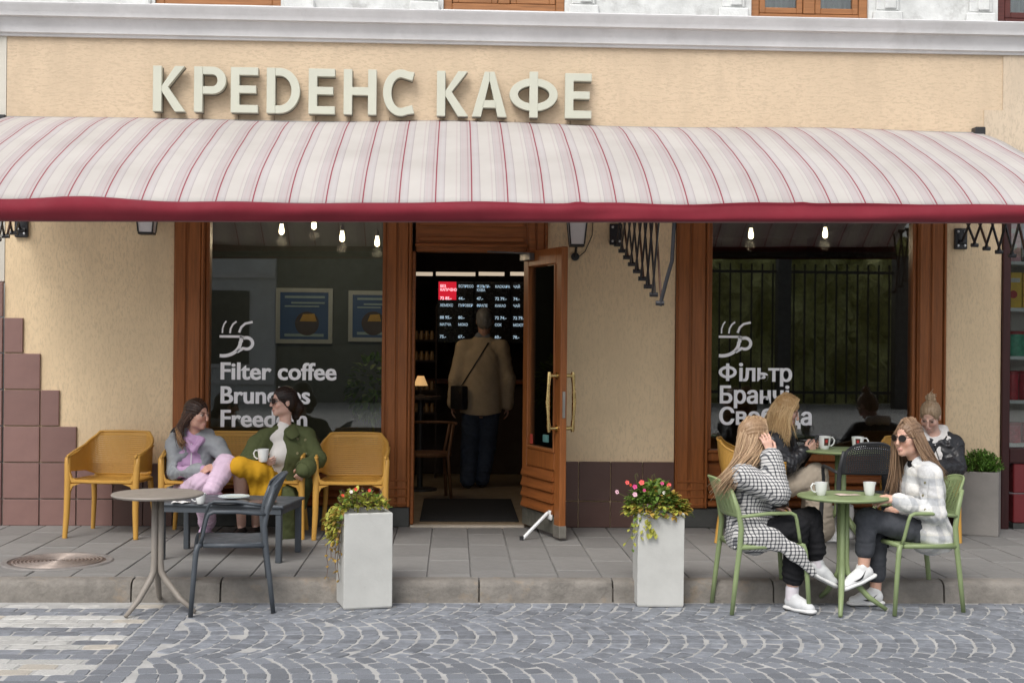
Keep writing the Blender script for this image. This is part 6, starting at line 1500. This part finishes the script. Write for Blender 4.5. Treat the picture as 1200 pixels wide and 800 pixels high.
# ---------------------------------------------------------------- woman in olive coat and mustard skirt (bench, right)
J = dict(pelvis=P_(335, 577, -.42), chest=P_(337, 532, -.50), neck=P_(334, 502, -.50), head=P_(332, 470, -.52),
 Rs=P_(311, 513, -.54), Re=P_(291, 541, -.66), Rw=P_(305, 539, -.82), Ls=P_(359, 511, -.50), Le=P_(373, 538, -.62), Lw=P_(357, 549, -.80),
 Rhip=P_(324, 582, -.48), Rk=P_(281, 546, -.96), Ra=P_(283, 610, -.56), Rt=P_(281, 626, -.9), Lhip=P_(345, 582, -.46), Lk=P_(301, 552, -.90), La=P_(300, 610, -.50), Lt=P_(296, 622, -.8))
J['Rtd'] = V3(-.25, -1, 0); J['Ltd'] = V3(-.2, -1, 0)
J['Ra'][2] = J['La'][2] = .095
w2 = Fig('woman in olive green coat, mustard skirt and sunglasses, holding a cup on the yellow bench', J, (-.86, -.50, .0), skin=(.66, .42, .34), vox=.007)
hand(w2.S, J['Rw'], V3(.75, -.55, -.1), V3(-.1, -.75, -.5), V3(0, -.3, 1), .55, .06)
hand(w2.S, J['Lw'], V3(-.55, .25, -.8), V3(.2, -.8, .2), V3(-1, 0, .3), .7)
w2.body(brow=(.04, .025, .02))
S = Sdf(.008); w2.torso(S, .012); S.cap(J['neck']-V3(0, 0, .02), J['neck']+V3(-.01, -.01, .018), .066, .056, .02); S.build('white_top', cloth('white_knit', (.72, .69, .66), bs=200, bmp=.3), w2.root, w2.org, wr=.002)
m_ol = cloth('olive_gabardine', (.080, .094, .040), var=.14, vs=5)
S = Sdf(.008); w2.torso(S, .022, hipg=.0); w2.arm(S, 'L', .014, 1.08, rs=(.058, .052, .050, .050)); w2.arm(S, 'R', .014, .80, rs=(.056, .054, .052, .046))
S.cap(J['Ls'], J['Ls']*.4+J['neck']*.6, .058, .05, .03); S.chain([J['chest']+V3(.03, -.10, .02), J['pelvis']+V3(.035, -.14, .06), P_(333, 585, -.78), P_(337, 634, -.66)], [.085, .095, .075, .075], .04, (V3(-.35, 1, 0), .55)); S.chain([J['chest']+V3(.10, -.03, .0), J['pelvis']+V3(.13, -.03, .06), P_(350, 590, -.62)], [.08, .085, .07], .04)
S.chain([J['Rs'], J['Rs']+V3(-.085, -.05, -.03), J['Re']+V3(-.03, .0, .03)], [.055, .042, .04], .04)
S.chain([J['neck']+V3(-.035, -.13, .05), J['chest']+V3(-.075, -.16, .03), J['pelvis']+V3(-.11, -.22, .09)], [.072, .085, .11], .02); S.pr = [p[:-1]+(-1,) if i >= len(S.pr)-2 else p for i, p in enumerate(S.pr)]
co = S.build('coat', m_ol, w2.root, w2.org, cr=w2.cr('at', .006), wr=.0055, wl=.10, seed=31)
nk = J['neck']
sheet([[nk+V3(-.09, -.07, .00), nk+V3(-.115, -.085, -.045), nk+V3(-.10, -.12, -.10)], [nk+V3(-.085, .0, .045), nk+V3(-.125, -.01, .01), nk+V3(-.15, -.03, -.05)], [nk+V3(-.03, .075, .06), nk+V3(-.05, .11, .03), nk+V3(-.06, .13, -.02)], [nk+V3(.05, .065, .06), nk+V3(.08, .09, .03), nk+V3(.10, .10, -.02)], [nk+V3(.085, -.01, .045), nk+V3(.125, -.015, .015), nk+V3(.15, -.03, -.035)], [nk+V3(.05, -.085, .015), nk+V3(.09, -.11, -.015), nk+V3(.125, -.115, -.055)], [nk+V3(.0, -.115, -.035), nk+V3(.04, -.14, -.065), nk+V3(.075, -.145, -.09)]], .007, 'collar', m_ol, co, w2.org)
for px, py in ((339, 520), (340, 537), (338, 556), (335, 571), (349, 521), (350, 538)): button(S, w2, co, P_(px, py, -1.1), V3(0, 1, 0), .011)
c0_ = J['Le']*.06+J['Lw']*.94; q = Sdf(.006); q.cap(J['Le']*.16+J['Lw']*.84, J['Le']*.03+J['Lw']*.97, .078, .077, .01); q.cap(J['Lw'], J['Lw']+(J['Lw']-J['Le'])*.3, .062, .062, .004, None, -1); q.build('cuff', m_ol, co, w2.org)
m_must = cloth('mustard_skirt_cloth', (.56, .30, .018), var=.10, vs=6)
S = Sdf(.0075); S.ell(J['pelvis'], np.array((.175, .13, .12)), w2.Fp, .05)
for q in 'LR': S.cap(J[q+'hip'], J[q+'k'], .098, .070, .05); 
S.cap(J['Lk']+V3(.05,.08,0), J['Lk']*.5+J['La']*.5+V3(.07,.08,0), .06, .06, .04); S.chain([J['pelvis']+V3(-.05, -.2, -.02), P_(316, 575, -.82), P_(318, 592, -.70)], [.09, .08, .07], .05); S.cap(J['Rk'], J['Lk'], .064, .068, .05); S.chain([P_(298, 560, -.88), P_(301, 574, -.85), P_(303, 586, -.82)], [.055, .048, .042], .04, (V3(-.4, 1, 0), .6)); S.chain([P_(310, 560, -.86), P_(314, 589, -.80)], [.06, .05], .04, (V3(-.4, 1, 0), .6)); S.cap(P_(272, 544, -.92), P_(272, 555, -.90), .026, .020, .03)
S.cap(J['Rk']*.80+J['Ra']*.20+V3(0, -.02, 0), J['Rk']*.2+J['Ra']*.8+V3(0, -.02, 0), .064, .070, .006, None, -1)
def folds(V): 
    a = V[:, 0]*85+V[:, 1]*40; d = np.clip((.66-V[:, 2])/.2, 0, 1); return .005*np.sin(a+1.5*np.sin(V[:, 2]*9))*d
S.build('skirt', m_must, w2.root, w2.org, wr=.0035, wl=.09, seed=33, dispf=folds)
for q in 'LR': shoe('shoe', w2.root, w2.org, V3(*J[q+'a'][:2], .088), J[q+'td'], V3(0, 0, 1), m_bshoe, m_bshoe, .235, low=True)
w2.sunglasses(m_lens, m_fr, False)
m_h2 = hairmat('near_black_hair', (.012, .007, .006), (.05, .028, .020))
def ex(S, L): S.cap(L(0, -.10, -.01), L(0, -.125, -.05), .045, .05, .03); S.cap(L(0, -.125, -.05), L(.01, -.115, -.13), .042, .03, .03)
S, L = hair_cap(J['head'], w2.M, grow=.008, extra=ex, fy=.112, fz=-.05, face=(.070, .088, .120)); S.build('hair', m_h2, w2.root, w2.org, dispf=groove(J['head'], w2.M, 60, .0015))
# cup in her hand
ch_ = J['Rw']+V3(.035, -.085, .045); t = cup(ch_[0], ch_[1], ch_[2]-.05, 'white cup with dark emblem in the hands of the woman in the olive coat', 175, .10, .045)

# ---------------------------------------------------------------- blonde woman in black leather (back table, left)
J = dict(pelvis=P_(905, 571, -.66), chest=P_(908, 532, -.66), neck=P_(914, 507, -.67), head=P_(922, 481, -.68),
 Rs=P_(905, 517, -.83), Re=P_(924, 545, -.88), Rw=P_(942, 528, -.82), Ls=P_(920, 517, -.50), Le=P_(934, 541, -.50), Lw=P_(945, 527, -.66),
 Rhip=P_(907, 573, -.75), Rk=P_(956, 557, -.80), Ra=P_(962, 616, -.78), Rt=P_(975, 626, -.8), Lhip=P_(907, 573, -.57), Lk=P_(956, 557, -.60), La=P_(954, 616, -.60), Lt=P_(966, 626, -.6))
J['Rtd'] = V3(1, -.3, 0); J['Ltd'] = V3(1, -.1, 0)
J['Ra'][2] = J['La'][2] = .098
w5 = Fig('long haired blonde woman in black leather jacket and beige trousers looking at her phone', J, (.86, -.36, -.36), up=(.3, -.1, 1), skin=(.60, .36, .28), vox=.007)
hand(w5.S, J['Rw'], V3(.85, .15, .35), V3(0, -1, -.3), V3(0, .2, 1), .55); hand(w5.S, J['Lw'], V3(.7, -.5, .3), V3(.2, .6, -.6), V3(0, 0, 1), .6); w5.body()
phone(P_(953, 519, -.74), V3(.55, 0, .85), V3(-.8, 0, .5), 'black phone held by the blonde woman in beige trousers')
S = Sdf(.008); w5.torso(S, .030); w5.arm(S, 'R', .022, .95, rs=(.056, .050, .048, .036)); w5.arm(S, 'L', .022, .95, rs=(.056, .050, .048, .036)); S.cap(J['neck']-V3(.05, 0, .0), J['neck']+V3(-.03, 0, .035), .07, .06, .03); S.ell(J['neck']+V3(.05, 0, .05), (.05, .05, .06), None, .02, -1); S.build('jacket', m_leather, w5.root, w5.org, cr=w5.cr('at', .006), wr=.008, wl=.07, seed=41)
m_bg = cloth('beige_corduroy', (.40, .34, .27), var=.1); S = Sdf(.0075); S.ell(J['pelvis'], np.array((.172, .125, .12)), w5.Fp, .04)
for q in 'LR': w5.leg(S, q, .022, .99, k=.02, calf=False, rs=(.092, .076, .078, .092))
S.build('trousers', m_bg, w5.root, w5.org, cr=w5.cr('l', .006), wr=.006, wl=.09, seed=42)
for q in 'LR': shoe('shoe', w5.root, w5.org, V3(*J[q+'a'][:2], .090), J[q+'td'], V3(0, 0, 1), m_sneak, m_sole, .25)
m_h5 = hairmat('golden_blonde_hair', (.36, .21, .085), (.66, .47, .25))
S, L = hair_cap(J['head'], w5.M, grow=.011, face=(.064, .088, .115)); S.build('hair', m_h5, w5.root, w5.org, dispf=groove(J['head'], w5.M))
locks('hair_lengths', m_h5, w5.root, w5.org, [G(L(.01, .062, .120), L(.058, .062, .078), L(.080, .058, .01), L(.082, .04, -.05), P_(927, 508, -.84), P_(920, 522, -.87)), G(L(.01, .02, .134), L(.066, .03, .088), L(.092, .03, .01), L(.092, .01, -.06), P_(919, 505, -.87), P_(916, 522, -.89)), G(L(.0, -.02, .136), L(.068, -.03, .088), L(.093, -.035, .01), L(.09, -.04, -.06), P_(908, 502, -.85), P_(908, 514, -.88)), G(L(0, -.05, .132), L(.05, -.10, .08), L(.06, -.115, .0), L(.05, -.11, -.05), P_(900, 500, -.78), P_(897, 510, -.78)), G(L(0, -.06, .130), L(-.02, -.12, .07), L(-.02, -.132, .0), L(-.02, -.12, -.05), P_(900, 502, -.68), P_(896, 512, -.66))], 340, .0048, .008, 11)
locks('hair_lengths', m_h5, w5.root, w5.org, [G(L(0, .05, .115), L(-.06, .06, .03), L(-.078, .045, -.05), P_(930, 508, -.56)), G(L(0, 0, .125), L(-.08, -.01, .03), L(-.09, -.03, -.05), P_(920, 512, -.52))], 40, .007, .007, 12)

# ---------------------------------------------------------------- woman with hair bun (back table, right)
J = dict(pelvis=P_(1101, 571, -.64), chest=P_(1098, 536, -.68), neck=P_(1095, 512, -.70), head=P_(1090, 487, -.76),
 Ls=P_(1117, 521, -.70), Le=P_(1121, 548, -.82), Lw=P_(1096, 548, -.98), Rs=P_(1074, 521, -.72), Re=P_(1068, 548, -.86), Rw=P_(1066, 545, -1.0),
 Lhip=P_(1108, 575, -.70), Lk=P_(1060, 560, -1.02), La=P_(1052, 622, -.95), Lt=P_(1040, 632, -1.0), Rhip=P_(1090, 575, -.70), Rk=P_(1044, 560, -.86), Ra=P_(1040, 618, -.80), Rt=P_(1030, 626, -.85))
J['Rtd'] = V3(-1, -.4, 0); J['Ltd'] = V3(-1, -.5, 0)
J['Ra'][2] = J['La'][2] = .098
w6 = Fig('woman with blonde hair bun, white hood and black leather jacket by the right window frame', J, (-.46, -.72, -.56), up=(-.1, -.3, 1), skin=(.62, .39, .31), vox=.007)
hand(w6.S, J['Lw'], V3(-.9, -.4, .1), V3(0, -.6, .8), V3(0, .3, 1), .5); hand(w6.S, J['Rw'], V3(-.5, -.8, .1), V3(0, -.4, .9), V3(1, 0, .3), .5); w6.body()
m_hood = cloth('white_fleece', (.70, .68, .66), bs=150, bmp=.4); S = Sdf(.008); w6.torso(S, .016); S.cap(J['neck']-V3(0, 0, .03), J['neck']+V3(0, 0, .02), .08, .068, .03); S.chain([J['neck']+V3(-.085, -.06, -.02), J['neck']+V3(-.07, .05, .045), J['neck']+V3(.0, .10, .055), J['neck']+V3(.085, .05, .05), J['neck']+V3(.09, -.06, -.015)], [.03, .04, .045, .045, .032], .02); S.ell(J['neck']+V3(-.02, -.05, .06), (.058, .06, .05), None, .015, -1); hb = S.build('hoodie', m_hood, w6.root, w6.org, wr=.006, wl=.06, seed=52)
q = MB(); q.tube([Vector(S.snap(J['neck']+V3(-.03, -.5, -.06), V3(0, 1, 0))-w6.org), Vector(S.snap(J['chest']+V3(-.035, -.5, 0), V3(0, 1, 0))+V3(0, -.006, 0)-w6.org)], .0035, 6); q.build('drawstring', m_blk, hb)
S = Sdf(.008); w6.torso(S, .034); w6.arm(S, 'L', .026, .96, rs=(.058, .052, .048, .038)); w6.arm(S, 'R', .026, .96, rs=(.058, .052, .048, .038)); S.ell(J['neck']+V3(0, -.02, .06), (.095, .11, .085), None, .02, -1); S.chain([J['neck']+V3(-.03, -.15, .02), J['chest']+V3(-.03, -.18, -.03)], [.07, .06], .02); S.pr[-1] = S.pr[-1][:-1]+(-1,); S.chain([J['neck']+V3(.11, -.02, .02), J['neck']+V3(.085, -.10, -.06)], [.028, .02], .02)
S.build('jacket', m_leather, w6.root, w6.org, cr=w6.cr('at', .006), wr=.008, wl=.065, seed=51)
S = Sdf(.008); S.ell(J['pelvis'], np.array((.172, .125, .12)), w6.Fp, .04)
for q in 'LR': w6.leg(S, q, .014, .98, k=.02, calf=False)
S.build('trousers', m_blk, w6.root, w6.org, wr=.005, seed=53)
for q in 'LR': shoe('shoe', w6.root, w6.org, V3(*J[q+'a'][:2], .090), J[q+'td'], V3(0, 0, 1), m_sneak, m_sole, .25)
m_h6 = hairmat('ash_blonde_hair', (.22, .145, .085), (.56, .44, .30))
def ex(S, L): S.cap(L(.0, -.055, .118), L(0, -.06, .138), .036, .034, .010); S.cap(L(.025, -.055, .138), L(-.02, -.06, .158), .02, .018, .012); S.cap(L(-.03, -.04, .13), L(.0, -.07, .155), .016, .016, .01)
S, L = hair_cap(J['head'], w6.M, grow=.005, extra=ex, fy=.112, fz=-.052, face=(.071, .090, .128)); S.build('hair', m_h6, w6.root, w6.org, dispf=groove(J['head'], w6.M, 60, .002))
locks('hair_wisps', m_h6, w6.root, w6.org, [G(L(-.06, .06, .06), L(-.074, .06, .0), L(-.07, .06, -.05)), G(L(.06, .06, .06), L(.074, .06, .0), L(.07, .06, -.04))], 8, .002, .004, 13)
locks('bun_strands', m_h6, w6.root, w6.org, [G(L(.035, -.06, .125), L(0, -.02, .140), L(-.038, -.06, .135), L(-.01, -.10, .135)), G(L(-.02, -.04, .150), L(.025, -.05, .162), L(.02, -.08, .155), L(-.02, -.08, .150))], 24, .005, .008, 14)

# ---------------------------------------------------------------- man walking in (back view)
J = dict(pelvis=P_(563, 478, 2.85), chest=P_(564, 430, 2.84), neck=P_(566, 399, 2.84), head=P_(568, 375, 2.86),
 Ls=P_(543, 407, 2.85), Le=P_(534, 445, 2.85), Lw=P_(530, 474, 2.90), Rs=P_(588, 407, 2.85), Re=P_(596, 445, 2.85), Rw=P_(595, 475, 2.90),
 Lhip=P_(554, 482, 2.85), Lk=P_(550, 525, 2.88), La=P_(548, 561, 2.80), Lt=P_(548, 562, 3.0), Rhip=P_(573, 482, 2.85), Rk=P_(571, 524, 2.92), Ra=P_(565, 561, 2.90), Rt=P_(566, 562, 3.1))
J['Ltd'] = V3(-.1, 1, 0); J['Rtd'] = V3(.05, 1, 0)
J['Ra'][2] = J['La'][2] = .118
mn = Fig('grey haired man in beige jacket and jeans seen from behind inside the doorway', J, (.05, 1, .0), skin=(.48, .28, .21), female=False, hs=1.13, vox=.008, build=1.12)
hand(mn.S, J['Lw'], V3(0, .05, -1), V3(-1, 0, 0), V3(0, 1, 0), .35); hand(mn.S, J['Rw'], V3(0, .05, -1), V3(1, 0, 0), V3(0, 1, 0), .35); mn.body()
S = Sdf(.009); S.cap(J['pelvis']+V3(0, 0, -.16), J['chest']+V3(0, 0, .06), .225, .215, .05, (V3(0, 1, 0), .68)); mn.arm(S, 'L', .014, .97, rs=(.062, .054, .050, .042), k=.05); mn.arm(S, 'R', .014, .97, rs=(.062, .054, .050, .042), k=.05)
for q in 'LR': S.cap(J['neck']-V3(0, 0, .02), J[q+'s'], .065, .066, .05)
S.cap(J['neck']-V3(.05, 0, -.0), J['neck']+V3(.05, 0, .0), .06, .06, .03); S.cap(J['pelvis']+V3(-.15, 0, -.34), J['pelvis']+V3(.15, 0, -.34), .30, .30, .01, None, -1)
m_bj = cloth('beige_field_jacket', (.50, .40, .275), var=.12); jb = S.build('jacket', m_bj, mn.root, mn.org, cr=mn.cr('a', .004), wr=.006, wl=.14, seed=61)
q = Sdf(.007); q.cap(J['neck']-V3(.03, -.0, -.035), J['neck']+V3(.03, 0, .035), .060, .060, .02); q.build('shirt_collar', cloth('blue_grey_shirt', (.20, .22, .25)), mn.root, mn.org)
m_bj2 = cloth('blue_denim', (.050, .066, .100), var=.25, vs=8); S2 = Sdf(.009); S2.ell(J['pelvis'], np.array((.185, .135, .13)), mn.Fp, .04)
for q in 'LR': mn.leg(S2, q, .022, 1.02, k=.025, calf=False, rs=(.095, .072, .070, .062))
S2.build('trousers', m_bj2, mn.root, mn.org, cr=mn.cr('l', .007), wr=.007, wl=.08, seed=62)
for q in 'LR': shoe('shoe', mn.root, mn.org, V3(*J[q+'a'][:2], .112), J[q+'td'], V3(0, 0, 1), m_bshoe, m_bshoe, .285)
S3, L = hair_cap(J['head'], mn.M, 1.13, grow=.006, face=(.08, .10, .13), fz=-.035, fy=.09); S3.build('hair', hairmat('grey_hair', (.17, .168, .165), (.40, .395, .39)), mn.root, mn.org, dispf=groove(J['head'], mn.M, 80, .0016))
# cross-body strap and bag (its own thing, carried by him)
bgT = thing('shoulder_bag', 'black bag on a diagonal strap across the back of the man in the doorway', 'bag', tuple(mn.org))
rows = []
for t in np.linspace(0, 1, 16):
    p = P_(577+(540-577)*t, 396+(455-396)*t, 2.4); a = S.snap(p+V3(-.017, 0, -.012), V3(0, 1, 0), 1.0); c = S.snap(p+V3(.017, 0, .012), V3(0, 1, 0), 1.0); rows.append([a-V3(0, .006, 0), c-V3(0, .006, 0)])
sheet(rows, .004, 'strap', m_leather, bgT, mn.org, 1)
b_ = P_(538, 465, 2.74); Mx = Matrix.Translation(Vector(b_-mn.org)) @ Matrix.Rotation(R(35), 4, 'Z'); MB().box(-.045, .045, -.11, .11, -.13, .12, .02, Mx, 2).build('bag_body', m_leather, bgT, smooth=40)
